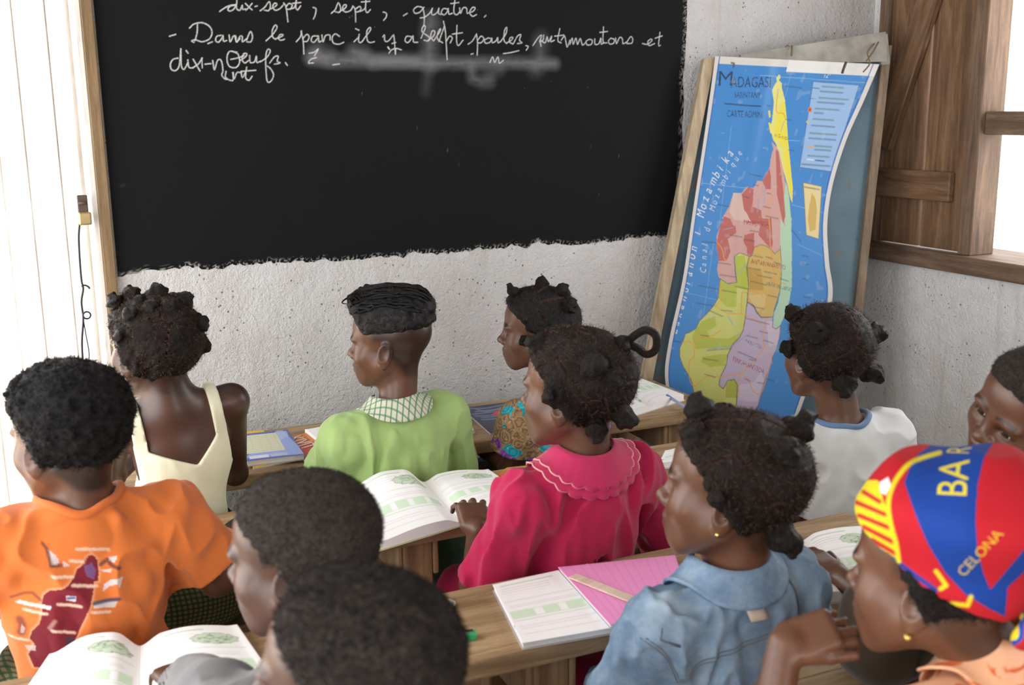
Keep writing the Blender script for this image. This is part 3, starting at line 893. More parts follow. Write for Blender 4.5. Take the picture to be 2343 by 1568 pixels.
    for q in (z2((340, 970), (400, 960), (435, 1000), (435, 1080), (400, 1120), (400, 1240), (440, 1310), (540, 1230), (640, 1235), (800, 1205), (880, 1140), (960, 1040), (990, 990)), z2((430, 960), (480, 930), (570, 920), (650, 870)), z2((1000, 780), (985, 860), (970, 930), (990, 1000), (1040, 1080), (1020, 1180), (960, 1360), (900, 1350), (860, 1260), (800, 1205)), z2((600, 680), (700, 740), (830, 750), (970, 830)), z2((640, 500), (650, 620), (600, 690)), z2((810, 580), (805, 740)), z2((810, 580), (930, 570), (980, 620)), z2((1020, 0), (1030, 120), (1030, 200), (1060, 480), (1000, 640), (990, 700)), z2((900, 440), (1000, 470), (1080, 490), (1150, 510)), z2((620, 190), (655, 240), (670, 310), (690, 330)), z1((1000, 440), (985, 620), (1040, 640), (1060, 690)), z1((960, 1300), (920, 1400), (930, 1560)), z2((790, 1210), (780, 1400))):
        k.line(catmull(q, 4), 1.0, orange, 0.95)
    for q in (z2((540, 1020), (640, 1010), (740, 990)), z2((780, 440), (840, 360)), z2((700, 760), (740, 830)), z2((740, 990), (880, 890)), z1((840, 1330), (830, 1450)), z1((890, 1230), (885, 1380)), z1((1050, 700), (1020, 790)), z2((660, 90), (740, 70))):
        k.line(catmull(q, 4), 0.8, riv, 0.9)
    # place names as fine strokes of print
    ex = np.array([1.0, 0.14]); ey = np.array([0.10, -1.0])
    for q in (z1((1035, 415), (1190, 432)), z1((905, 575), (930, 580)), z1((1065, 690), (1105, 697)), z1((1085, 938), (1125, 944)), z1((765, 1135), (865, 1155)), z1((510, 1385), (600, 1400)), z1((720, 1320), (765, 1330)), z1((800, 1222), (840, 1230)), z1((880, 1400), (935, 1412)), z1((900, 1478), (1000, 1500)), z1((910, 1290), (940, 1297)),
              z2((500, 180), (610, 190)), z2((715, 130), (810, 145)), z2((830, 165), (905, 175)), z2((470, 525), (620, 550)), z2((455, 660), (575, 680)), z2((655, 560), (765, 580)), z2((760, 530), (860, 550)), z2((560, 720), (660, 765)), z2((650, 715), (730, 725)), z2((490, 910), (550, 918)), z2((245, 950), (340, 968)), z2((540, 1030), (725, 1015)), z2((510, 1095), (625, 1110)), z2((520, 1215), (600, 1240)), z2((905, 290), (970, 305)), z2((1000, 300), (1045, 315)), z2((860, 385), (950, 400)), z2((985, 415), (1080, 435)),
              z2((930, 445), (1040, 465)), z2((880, 490), (1000, 520)), z2((1060, 340), (1120, 360)), z2((1015, 600), (1080, 615)), z2((900, 690), (980, 705)), z2((845, 780), (1020, 825)), z2((850, 915), (930, 935)), z2((980, 950), (1055, 975)), z2((950, 880), (1010, 895)), z2((780, 1040), (920, 1100)), z2((870, 1100), (920, 1110)), z2((835, 1250), (870, 1268)), z2((1005, 1250), (1060, 1275)), z2((930, 1280), (980, 1290)), z2((875, 95), (940, 105)), z2((635, 345), (720, 360)), z2((640, 440), (760, 458)), z2((1200, 90), (1270, 180)), z2((1110, 470), (1170, 490)), z2((1280, 290), (1330, 300)), z2((1280, 350), (1330, 360)), z2((1285, 470), (1320, 478)), z2((1290, 610), (1340, 620))):
        k.line(q, 1.3, dark, 0.55, 1.2)
    # titles
    k.text('M', z1((500, 415))[0], (1, 0.0), (0.06, -1), 34, dark, 0.92, bold=0.025); k.text('ADAGASI', z1((612, 428))[0], (0.62, 0.0), (0.05, -1), 25, dark, 0.9, bold=0.025)
    k.text('SARINTANY', z1((640, 512))[0], (0.58, 0.01), (0.04, -1), 13.5, dark, 0.85)
    k.line(z1((565, 560), (700, 572), (855, 582)), 1.4, dark, 0.9)
    k.text('CARTE ADMINI', z1((580, 668))[0], (0.55, 0.02), (0.05, -1), 15.5, dark, 0.88)
    rd = srgb(150, 44, 40)
    k.text('MAHAJANGA', z2((822, 45))[0], (0.62, 0.06), (0.05, -1), 11, rd, 0.9); k.text('ANTANANARIVO', z2((880, 352))[0], (0.64, 0.12), (0.05, -1), 11, rd, 0.9); k.text('FIANARANTSOA', z2((735, 1112))[0], (0.62, 0.26), (0.18, -1), 11, rd, 0.9)
    k.text('ANTANANARIVO', z2((1000, 520))[0], (0.52, 0.15), (0.08, -1), 10, srgb(70, 80, 70), 0.8); k.text('FIANARANTSOA', z2((835, 970))[0], (0.40, 0.16), (0.1, -1), 9, srgb(90, 80, 100), 0.7)
    k.text('ANTSIRANANA', z1((965, 832))[0], (0.36, 0.09), (0.05, -1), 9, srgb(120, 90, 30), 0.8)
    def along(path, s_, size, col, shear):
        c = catmull(path, 10); seg = np.r_[0, np.cumsum(np.hypot(*np.diff(c, axis=0).T))]
        n_ = len(s_)
        for i, ch_ in enumerate(s_):
            if ch_ == ' ': continue
            d = seg[-1] * (i + 0.1) / n_
            p = np.array([np.interp(d, seg, c[:, 0]), np.interp(d, seg, c[:, 1])])
            q = np.array([np.interp(d + 4, seg, c[:, 0]), np.interp(d + 4, seg, c[:, 1])])
            e = (q - p) / (np.linalg.norm(q - p) + 1e-9)
            k.text(ch_, p, e * 0.8, np.array([e[1], -e[0]]), size, col, 0.95, shear)
    along([(1547, 768), (1578, 655), (1600, 545), (1628, 440), (1683, 345)], "Lakandranon'i Mozambika", 20, white, 0.25)
    along([(1615, 628), (1622, 540), (1650, 440), (1702, 345)], 'Canal de Mozambique', 14.5, srgb(206, 214, 224), 0.25)
    k.text("12°", z1((1365, 345))[0], (0.8, 0.1), (0.1, -1), 10, white, 0.9, 0.2)
    # legend
    leg = z1((1285, 380), (1660, 410), (1435, 1115), (1175, 1080))
    k.poly(leg, srgb(150, 184, 224)); k.line(leg + leg[:1], 0.8, srgb(60, 90, 150), 0.8)
    for i, (a, b, w) in enumerate(((1360, 420, 170), (1345, 460, 180), (1335, 512, 235), (1322, 548, 215), (1305, 600, 190), (1295, 635, 70), (1285, 685, 165), (1275, 738, 185), (1258, 800, 215), (1252, 842, 215), (1300, 905, 135), (1300, 935, 125), (1245, 985, 170), (1195, 1055, 225))):
        k.line(z1((a, b), (a + w, b + w * 0.07)), 1.7, srgb(88, 106, 128) if i % 2 else srgb(96, 124, 108), 0.75, 1.3)
    k.poly(z1((1245, 590), (1275, 593), (1270, 632), (1242, 628)), srgb(214, 120, 50)); k.poly(z1((1252, 600), (1267, 602), (1264, 620), (1250, 618)), srgb(190, 40, 30)); k.line(z1((1235, 708), (1245, 714)), 2.0, srgb(226, 190, 60)); k.line(z1((1240, 910), (1290, 914)), 1.5, srgb(226, 160, 70)); k.line(z1((1235, 1014), (1300, 1022)), 1.2, white); k.line(z1((1300, 1022), (1375, 1030)), 1.2, srgb(40, 70, 140)); k.line(z1((1280, 432), (1335, 438)), 0.8, dark); k.line(z1((1255, 518), (1310, 523)), 0.6, dark, 0.7)
    ins = [(1838, 418), (1880, 427), (1873, 547), (1845, 538)]
    k.poly(ins, srgb(226, 208, 150)); k.poly([(1858, 442), (1866, 455), (1869, 478), (1866, 525), (1853, 530), (1848, 500), (1853, 465)], ochre); k.line(ins + ins[:1], 0.8, srgb(120, 100, 60), 0.7); k.line([(1841, 428), (1874, 434)], 1.6, srgb(110, 90, 60), 0.7)
    # paper margins, scuffs and creases in the sheet
    edge = (S < 0.022) | (S > 0.968) | (T < 0.020)
    k.mix(edge.astype(float), srgb(214, 210, 206))
    k.mix(((T < 0.032) & (S > 0.45)).astype(float), srgb(230, 228, 226))
    fr = (np.abs(S - 0.028) < 0.004) | (np.abs(S - 0.962) < 0.004)
    k.mix(fr.astype(float) * 0.8, srgb(30, 84, 160))
    k.mix((vnoise2(S * 30, T * 60, 3) > 0.86).astype(float) * 0.18, srgb(190, 200, 210))
    k.line(z1((620, 228), (640, 232), (635, 262)), 2.2, srgb(96, 74, 50), 0.9)
    bot = (vnoise2(S * 9, T * 22, 6) > 0.55) & (T > 0.93); k.mix(bot.astype(float) * 0.35, srgb(200, 205, 205))
    org = P[nv // 2, nu // 2].copy()
    i = np.arange(nv - 1)[:, None] * nu + np.arange(nu - 1)[None]
    F = np.stack([i, i + nu, i + nu + 1, i + 1], 2).reshape(-1, 4)
    me = mesh_np('map_sheet', P.reshape(-1, 3) - org, F)
    k.c *= 0.78  # whole print darkened in colour for the shade of the corner
    k.put(me)
    root = tag(empty('geography_map', org), 'large coloured administrative map of an island hanging from a lath', 'map')
    sh = link('map_sheet', me, printed('glossy_map_paper', 'ink', 0.36, 0.4), root)
    md = sh.modifiers.new('thickness', 'SOLIDIFY'); md.thickness = 0.0008
    ml = plain('weathered_grey_lath', (0.26, 0.25, 0.22), 0.8, 0.2, 0.5, 40, 0.3)
    q = np.array([map_pt(u, v, 0.012) - org for u, v in ((1690, 126), (2022, 74), (2026, 142), (1700, 150))])
    V = np.concatenate([q + PAN_N * 0.012, q])
    link('lath', mesh_np('lath', V, [(0, 3, 2, 1), (4, 5, 6, 7), (0, 1, 5, 4), (1, 2, 6, 5), (2, 3, 7, 6), (3, 0, 4, 7)], False), ml, root)
    beam('lath_stub', map_pt(2018, 78, 0.012) - org, map_pt(2024, 150, 0.012) - org, 0.03, 0.022, ml, root, up=tuple(PAN_N))
    ms = plain('brown_string', (0.16, 0.11, 0.06), 0.9, 0.1)
    def string(pts, r=0.0022):
        link('string', tube_mesh('string', catmull([map_pt(u, v, o_) - org for u, v, o_ in pts], 5), r, 6), ms, root)
    string([(2000, 100, 0.03), (1985, 120, 0.05), (1990, 145, 0.06), (1975, 165, 0.06)]); string([(2010, 96, 0.03), (1998, 118, 0.045), (1982, 140, 0.06)]); string([(1812, 104, 0.03), (1811, 128, 0.035)], 0.003); string([(1806, 106, 0.03), (1800, 104, 0.035), (1798, 108, 0.03)], 0.0015)
    mc = plain('dark_clip', (0.05, 0.035, 0.03), 0.5)
    link('clip', tube_mesh('clip', catmull([map_pt(u, v, 0.062) - org for u, v in ((1936, 142), (1930, 158), (1927, 168))], 4), [0.004] * 9, 8), mc, root)
    return root


wall_map()

# ------------------------------------------------------------------ bodies: one smooth skin grown over a distance field
class Prim:
    """ellipsoid ('e'), tapered capsule ('c') or rounded box ('b') in world axes"""
    def __init__(s, kind, **k):
        s.kind = kind; s.__dict__.update(k)

    def box(s):
        if s.kind == 'c':
            r = max(s.ra, s.rb)
            return np.minimum(s.a, s.b) - r, np.maximum(s.a, s.b) + r
        e = np.abs(s.R) @ s.r
        return s.c - e, s.c + e

    def d(s, x, y, z):
        if s.kind == 'c':
            ab = s.b - s.a; L2 = float(ab @ ab) + 1e-12
            px, py, pz = x - s.a[0], y - s.a[1], z - s.a[2]
            t = np.clip((px * ab[0] + py * ab[1] + pz * ab[2]) / L2, 0, 1)
            dx, dy, dz = px - t * ab[0], py - t * ab[1], pz - t * ab[2]
            return np.sqrt(dx * dx + dy * dy + dz * dz) - (s.ra + t * (s.rb - s.ra))
        px, py, pz = x - s.c[0], y - s.c[1], z - s.c[2]
        R = s.R
        u = px * R[0, 0] + py * R[1, 0] + pz * R[2, 0]
        v = px * R[0, 1] + py * R[1, 1] + pz * R[2, 1]
        w = px * R[0, 2] + py * R[1, 2] + pz * R[2, 2]
        r = s.r
        if s.kind == 'e':
            k0 = np.sqrt((u / r[0]) ** 2 + (v / r[1]) ** 2 + (w / r[2]) ** 2)
            k1 = np.sqrt((u / r[0] ** 2) ** 2 + (v / r[1] ** 2) ** 2 + (w / r[2] ** 2) ** 2) + 1e-9
            return k0 * (k0 - 1) / k1
        q = s.q
        a = np.maximum(np.abs(u) - r[0] + q, 0); b = np.maximum(np.abs(v) - r[1] + q, 0); c = np.maximum(np.abs(w) - r[2] + q, 0)
        ins = np.minimum(np.maximum(np.maximum(np.abs(u) - r[0] + q, np.abs(v) - r[1] + q), np.abs(w) - r[2] + q), 0)
        return np.sqrt(a * a + b * b + c * c) + ins - q


I3 = np.eye(3)


def ell(c, r, R=None):
    r = np.array(r, float) * np.ones(3)
    return Prim('e', c=np.array(c, float), r=r, R=I3 if R is None else R)


def cone(a, b, ra, rb=None):
    return Prim('c', a=np.array(a, float), b=np.array(b, float), ra=ra, rb=ra if rb is None else rb)


def rbox(c, r, q, R=None):
    return Prim('b', c=np.array(c, float), r=np.array(r, float), q=q, R=I3 if R is None else R)


def moved(p, R, t, s=1.0):
    """a primitive carried from a local frame into another"""
    if p.kind == 'c':
        return cone(R @ p.a * s + t, R @ p.b * s + t, p.ra * s, p.rb * s)
    q = Prim(p.kind, c=R @ p.c * s + t, r=p.r * s, R=R @ p.R)
    if p.kind == 'b': q.q = p.q * s
    return q


def axis(lo, hi, fine, hf, hc):
    """sample positions, dense inside the `fine` intervals"""
    out = [lo]
    while out[-1] < hi:
        x = out[-1]
        out.append(x + (hf if any(a - hc <= x <= b for a, b in fine) else hc))
    return np.array(out, np.float32)


class Field:
    def __init__(s, ax):
        s.ax = ax
        s.D = np.full([len(a) for a in ax], 1.0, np.float32)

    def sl(s, lo, hi):
        return tuple(slice(max(int(np.searchsorted(a, l)) - 1, 0), int(np.searchsorted(a, h)) + 1) for a, l, h in zip(s.ax, lo, hi))

    def xyz(s, sl):
        return s.ax[0][sl[0]][:, None, None], s.ax[1][sl[1]][None, :, None], s.ax[2][sl[2]][None, None, :]

    def add(s, p, k=0.01, op='u', pad=None):
        lo, hi = p.box()
        pad = (k + 0.014) if pad is None else pad
        sl = s.sl(lo - pad, hi + pad)
        if any(q.stop - q.start < 1 for q in sl): return
        d = p.d(*s.xyz(sl)).astype(np.float32)
        a = s.D[sl]
        if op == 'u':
            h = np.clip(0.5 + 0.5 * (d - a) / k, 0, 1)
            s.D[sl] = d * (1 - h) + a * h - k * h * (1 - h)
        else:
            h = np.clip(0.5 - 0.5 * (a + d) / k, 0, 1)
            s.D[sl] = a * (1 - h) - d * h + k * h * (1 - h)

    def mesh(s, name, D=None, sl=None):
        D = s.D if D is None else D
        ax = s.ax if sl is None else [a[q] for a, q in zip(s.ax, sl)]
        return surface(name, D, ax)


def surface(name, D, ax):
    S = D < 0
    n = [k - 1 for k in D.shape]
    c8 = [(i, j, k) for i in (0, 1) for j in (0, 1) for k in (0, 1)]
    cnt = np.zeros(n, np.int8)
    for i, j, k in c8: cnt += S[i:i + n[0], j:j + n[1], k:k + n[2]]
    act = np.nonzero((cnt > 0) & (cnt < 8))
    N = len(act[0])
    ids = np.full(n, -1, np.int32); ids[act] = np.arange(N)
    val = np.stack([D[act[0] + i, act[1] + j, act[2] + k] for i, j, k in c8], 1)
    pos = np.zeros((N, 3)); num = np.zeros(N)
    for a in range(8):
        for b in range(a + 1, 8):
            A = c8[a]; B = c8[b]
            if sum(abs(p - q) for p, q in zip(A, B)) != 1: continue
            va, vb = val[:, a], val[:, b]
            m = (va < 0) != (vb < 0)
            t = np.where(m, va / np.where(m, va - vb, 1), 0)
            for q in range(3):
                pos[:, q] += np.where(m, A[q] + (B[q] - A[q]) * t, 0)
            num += m
    pos /= num[:, None]
    co = np.empty((N, 3), np.float32)
    for q in range(3):
        lo = ax[q][act[q]]; co[:, q] = lo + pos[:, q] * (ax[q][act[q] + 1] - lo)
    faces = []
    for q in range(3):
        u, v = (q + 1) % 3, (q + 2) % 3
        s0 = [slice(None)] * 3; s1 = [slice(None)] * 3
        s0[q] = slice(0, -1); s1[q] = slice(1, None)
        for w in (u, v): s0[w] = slice(1, -1); s1[w] = slice(1, -1)
        a = S[tuple(s0)]; b = S[tuple(s1)]
        for sign, m in ((1, a & ~b), (-1, ~a & b)):
            e = list(np.nonzero(m))
            e[u] = e[u] + 1; e[v] = e[v] + 1
            def cid(du, dv):
                z = list(e); z[u] = e[u] - du; z[v] = e[v] - dv
                return ids[tuple(z)]
            quad = np.stack([cid(1, 1), cid(0, 1), cid(0, 0), cid(1, 0)], 1)
            faces.append(quad if sign > 0 else quad[:, ::-1])
    F = np.concatenate(faces)
    F = F[(F >= 0).all(1)]
    return mesh_np(name, co, F), co


def vnoise3(x, y, z, seed=0):
    r = np.random.default_rng(seed).random((32, 32, 32)).astype(np.float32)
    x, y, z = np.broadcast_arrays(x, y, z)
    xi = np.floor(x).astype(np.int32); yi = np.floor(y).astype(np.int32); zi = np.floor(z).astype(np.int32)
    f = [(t - i).astype(np.float32) for t, i in ((x, xi), (y, yi), (z, zi))]
    f = [t * t * (3 - 2 * t) for t in f]
    out = 0
    for i in (0, 1):
        for j in (0, 1):
            for k in (0, 1):
                w = (f[0] if i else 1 - f[0]) * (f[1] if j else 1 - f[1]) * (f[2] if k else 1 - f[2])
                out = out + w * r[(xi + i) & 31, (yi + j) & 31, (zi + k) & 31]
    return out - 0.5


def band_noise(D, width, x, y, z, fs, seed):
    """noise only near the surface"""
    out = np.zeros(D.shape, np.float32)
    m = np.abs(D) < width
    xs, ys, zs = x[m], y[m], z[m]
    f = np.asarray(fs, float) * np.ones(3)
    out[m] = vnoise3(xs * f[0], ys * f[1], zs * f[2], seed)
    return out


def rot(yaw=0, pitch=0, roll=0):
    """head frame: +Y is where the face points, +X the person's right, +Z the crown; degrees.
    yaw turns the face from +Y towards -X, pitch lifts the chin, roll tips the crown to the person's right"""
    y, p, r = map(math.radians, (yaw, pitch, roll))
    Rz = np.array([[math.cos(y), -math.sin(y), 0], [math.sin(y), math.cos(y), 0], [0, 0, 1]])
    Rx = np.array([[1, 0, 0], [0, math.cos(p), -math.sin(p)], [0, math.sin(p), math.cos(p)]])
    Ry = np.array([[math.cos(r), 0, math.sin(r)], [0, 1, 0], [-math.sin(r), 0, math.cos(r)]])
    return Rz @ Rx @ Ry


def sstep(a, b, x):
    t = np.clip((x - a) / (b - a), 0, 1)
    return t * t * (3 - 2 * t)


# child's head, metres, local frame; (primitive, blend, op)
def head_prims():
    H = []
    u = lambda p, k=0.012, op='u': H.append((p, k, op))
    u(ell((0, -0.016, 0.030), (0.073, 0.088, 0.076)))                 # skull
    u(ell((0, 0.030, 0.036), (0.060, 0.051, 0.052)), 0.03)           # forehead
    u(ell((0, 0.030, -0.030), (0.054, 0.047, 0.062)), 0.03)           # middle of the face
    for s in (-1, 1):
        u(ell((s * 0.036, 0.048, -0.030), (0.025, 0.026, 0.026)), 0.025)   # cheeks
        u(cone((s * 0.053, -0.002, -0.045), (s * 0.020, 0.052, -0.088), 0.017, 0.015), 0.03)  # jaw
        u(ell((s * 0.028, 0.074, 0.013), (0.021, 0.010, 0.007)), 0.016)    # brow
        u(ell((s * 0.029, 0.089, -0.0045), (0.019, 0.017, 0.010)), 0.010, 's')  # eye socket
        u(ell((s * 0.029, 0.0645, -0.0055), (0.0165, 0.0130, 0.0125)), 0.004)       # lids
        u(ell((s * 0.029, 0.0790, -0.0062), (0.0138, 0.0110, 0.0040)), 0.0015, 's')  # lid opening
    u(ell((0, 0.056, -0.086), (0.020, 0.017, 0.016)), 0.02)           # chin
    u(ell((0, 0.064, -0.058), (0.030, 0.020, 0.024)), 0.022)          # muzzle
    u(cone((0, 0.076, 0.006), (0, 0.089, -0.024), 0.006, 0.008), 0.012)   # bridge
    u(ell((0, 0.0925, -0.029), (0.0115, 0.0105, 0.0095)), 0.008)      # tip
    for s in (-1, 1):
        u(ell((s * 0.0125, 0.083, -0.033), (0.0085, 0.0105, 0.0078)), 0.006)
        u(ell((s * 0.0065, 0.090, -0.0405), (0.0038, 0.0055, 0.003)), 0.003, 's')
    u(ell((0, 0.0785, -0.0545), (0.024, 0.0105, 0.0066)), 0.006)      # lips
    u(ell((0, 0.0765, -0.0660), (0.0215, 0.0105, 0.0072)), 0.005)
    u(ell((0, 0.0905, -0.0600), (0.024, 0.0055, 0.0009)), 0.002, 's')
    for s in (-1, 1):                                                # ears
        Re = rot(s * -24, 8, 0)
        u(ell((s * 0.073, -0.008, -0.016), (0.0075, 0.0185, 0.029), Re), 0.006)
        u(ell((s * 0.079, -0.006, -0.011), (0.0045, 0.0105, 0.0175), Re), 0.005, 's')
        u(ell((s * 0.069, 0.002, -0.019), (0.006, 0.005, 0.006)), 0.004)
        u(ell((s * 0.071, -0.002, -0.042), (0.0058, 0.0085, 0.0085)), 0.005)
    return H


HEAD = head_prims()


def finger_chain(base, d, n, L, r, curl):
    """two bends; d direction, n back of the hand"""
    out = []; p = np.array(base, float); d = np.array(d, float); n = np.array(n, float)
    ax = np.cross(d, n)
    segs = (0.45, 0.30, 0.25)
    for i, fr in enumerate(segs):
        a = curl * (0.5 if i == 0 else 1.0)
        c, s_ = math.cos(a), math.sin(a)
        d = d * c - n * s_ ; d /= np.linalg.norm(d)
        n = np.cross(ax, d); n /= np.linalg.norm(n)
        q = p + d * L * fr
        out.append((p, q, r * (1 - 0.1 * i), r * (1 - 0.1 * (i + 1))))
        p = q
    return out


def hand_prims(wrist, d, n, side, s=1.0, curl=0.45, spread=0.14, thumb=0.7):
    """side +1: thumb lies on the person's left of d as seen from the back of the hand"""
    d = np.array(d, float); d /= np.linalg.norm(d)
    n = np.array(n, float); n -= d * (n @ d); n /= np.linalg.norm(n)
    x = -np.cross(d, n) * side           # towards the thumb
    w = np.array(wrist, float)
    R = np.stack([x, d, n], 1)
    P = [(rbox(w + d * 0.036 * s, (0.029 * s, 0.036 * s, 0.0115 * s), 0.0105 * s, R), 0.012)]
    for i, (off, L, r) in enumerate(((0.021, 0.058, 0.0068), (0.0072, 0.064, 0.007), (-0.007, 0.060, 0.0067), (-0.020, 0.047, 0.0060))):
        dd = d + x * (off / 0.021) * spread
        dd /= np.linalg.norm(dd)
        base = w + d * (0.066 - abs(off - 0.006) * 0.25) * s + x * off * s
        for a, b, ra, rb in finger_chain(base, dd, n, L * s, r * s, curl * (1 + 0.12 * i)):
            P.append((cone(a, b, ra, rb), 0.003))
    tb = w + d * 0.022 * s + x * 0.024 * s - n * 0.004 * s
    td = d * math.cos(thumb) + x * math.sin(thumb) - n * 0.15
    td /= np.linalg.norm(td)
    m = tb + td * 0.028 * s
    P.append((cone(tb, m, 0.010 * s, 0.0082 * s), 0.008))
    P.append((cone(m, m + (td * 0.8 + d * 0.45) * 0.026 * s, 0.0082 * s, 0.0066 * s), 0.004))
    return P


SKIN = {}


def skin_mat(name, col):
    if name in MATS: return MATS[name]
    n = NT(name, 0.38, 0.5)
    c = np.asarray(col, float)
    v = n.coord()
    base = n.ramp(n.noise(v, 22, 5), [(0.3, tuple(c * 0.85)), (0.7, tuple(c * 1.15))])
    n.color(n.mix(1.0, base, n.attr('tint'), 'MULTIPLY'))
    n.b.inputs['Subsurface Weight'].default_value = 0.12
    n.b.inputs['Subsurface Radius'].default_value = (0.010, 0.004, 0.002)
    n.b.inputs['Subsurface Scale'].default_value = 0.6
    n.bump(n.noise(v, 420, 3), 0.12, 0.0006)
    MATS[name] = n.m
    return n.m


def hair_mat(name, dark, light, scale=190, rough=0.5, strands=None):
    if name in MATS: return MATS[name]
    n = NT(name, rough, 0.2)
    v = n.coord()
    a = n.noise(v, scale, 6, 0.7, 1.5)
    b = n.noise(v, scale * 0.22, 4, 0.6)
    c = n.ramp(a, [(0.35, tuple(np.asarray(dark))), (0.62, tuple(np.asarray(light)))])
    n.color(n.mix(0.5, c, n.mix(1.0, c, n.ramp(b, [(0.3, 0.5), (0.7, 1.4)]), 'MULTIPLY')))
    n.bump(n.math('ADD', a, n.math('MULTIPLY', b, 0.8)), 0.9, 0.004)
    MATS[name] = n.m
    return n.m


def flow_hair(name, dark, light, rough=0.36, scale=13.0, sheen=0.25):
    """hair combed towards its knots: fine streaks along the pull"""
    if name in MATS: return MATS[name]
    n = NT(name, rough, sheen)
    v = n.attr('flow', 'Vector')
    a = n.noise(v, scale, 5, 0.7)
    b = n.noise(n.coord(), 70, 4, 0.6)
    c = n.ramp(a, [(0.35, tuple(np.asarray(dark))), (0.65, tuple(np.asarray(light)))])
    c = n.mix(0.5, c, n.mix(1.0, c, n.ramp(b, [(0.3, 0.4), (0.7, 1.5)]), 'MULTIPLY'))
    n.color(n.mix(n.math('MULTIPLY', n.attr('flow', 'Alpha'), 0.8), c, (0.075, 0.036, 0.024)))
    n.rough(n.ramp(a, [(0.35, rough + 0.25), (0.65, rough)]))
    n.bump(n.math('ADD', a, n.math('MULTIPLY', b, 0.6)), 0.9, 0.004)
    MATS[name] = n.m
    return n.m


def eye_mesh():
    if 'eye' in SKIN: return SKIN['eye']
    bm = bmesh.new()
    bmesh.ops.create_uvsphere(bm, u_segments=20, v_segments=14, radius=0.0115)
    for f in bm.faces: f.smooth = True
    me = bpy.data.meshes.new('eye'); bm.to_mesh(me); bm.free()
    n = NT('eyeball', 0.12, 0.6)
    sep = n.n.new('ShaderNodeSeparateXYZ'); n.t.links.new(n.coord(), sep.inputs[0])
    n.color(n.ramp(n.math('MULTIPLY', sep.outputs[1], 80), [(0.0, (0.62, 0.56, 0.52)), (0.70, (0.62, 0.56, 0.52)), (0.73, (0.02, 0.011, 0.008)), (0.965, (0.02, 0.011, 0.008)), (0.97, (0.004, 0.004, 0.004))]))
    me.materials.append(n.m)
    SKIN['eye'] = me
    return me


def paint_tint(me, co, R, t, s, hairfn=None, extra=None):
    """lips, brows and the shaved shade of a scalp as real skin colour"""
    q = (co - t) @ R / s
    col = np.ones((len(co), 4), np.float32)
    x, y, z = q.T
    lip = (1 - sstep(0.8, 1.15, np.sqrt((x / 0.024) ** 2 + ((z + 0.0605) / 0.0125) ** 2))) * (y > 0.06)
    col[:, :3] *= 1 - lip[:, None] * np.array([0.05, 0.35, 0.30])
    ax = np.abs(x)
    arch = 0.0175 + 0.004 * np.sin(np.clip((ax - 0.010) / 0.034, 0, 1) * math.pi)
    brow = (1 - sstep(0.0016, 0.0042, np.abs(z - arch))) * ((ax > 0.009) & (ax < 0.046) & (y > 0.04))
    col[:, :3] *= 1 - 0.75 * brow[:, None]
    lid = (1 - sstep(0.9, 1.25, np.sqrt(((ax - 0.029) / 0.0165) ** 2 + ((z + 0.0045) / 0.0065) ** 2))) * (y > 0.05)
    col[:, :3] *= 1 - 0.55 * lid[:, None]
    if hairfn is not None:
        h = hairfn(x, y, z)
        col[:, :3] *= 1 - h[:, None]
    if extra is not None: extra(col, co)
    at = me.color_attributes.new('tint', 'FLOAT_COLOR', 'POINT')
    at.data.foreach_set('color', col.ravel())


def hair_edge(x, y, z, shift=0.0):
    """signed reach inside the hairline: forehead, over the ears, nape; positive where hair grows"""
    ax = np.abs(x)
    f1 = 0.74 * (z - 0.056 - shift) - 0.66 * (y - 0.070) - 0.10 * np.maximum(ax - 0.03, 0)   # brow to temple
    f2 = 0.50 * (z + 0.045) - 0.86 * (y + 0.024)                                            # behind the ear to the nape
    f3 = (0.030 - y) * 0.95 + 0.18 * (z - 0.02)                                             # temple line
    f2b = (z + 0.080) * 0.9 - 0.35 * (y + 0.05)
    upper = np.maximum(f1, np.minimum(f3, (z - 0.006) * 0.9))
    return np.maximum(upper, np.minimum(f2, f2b))


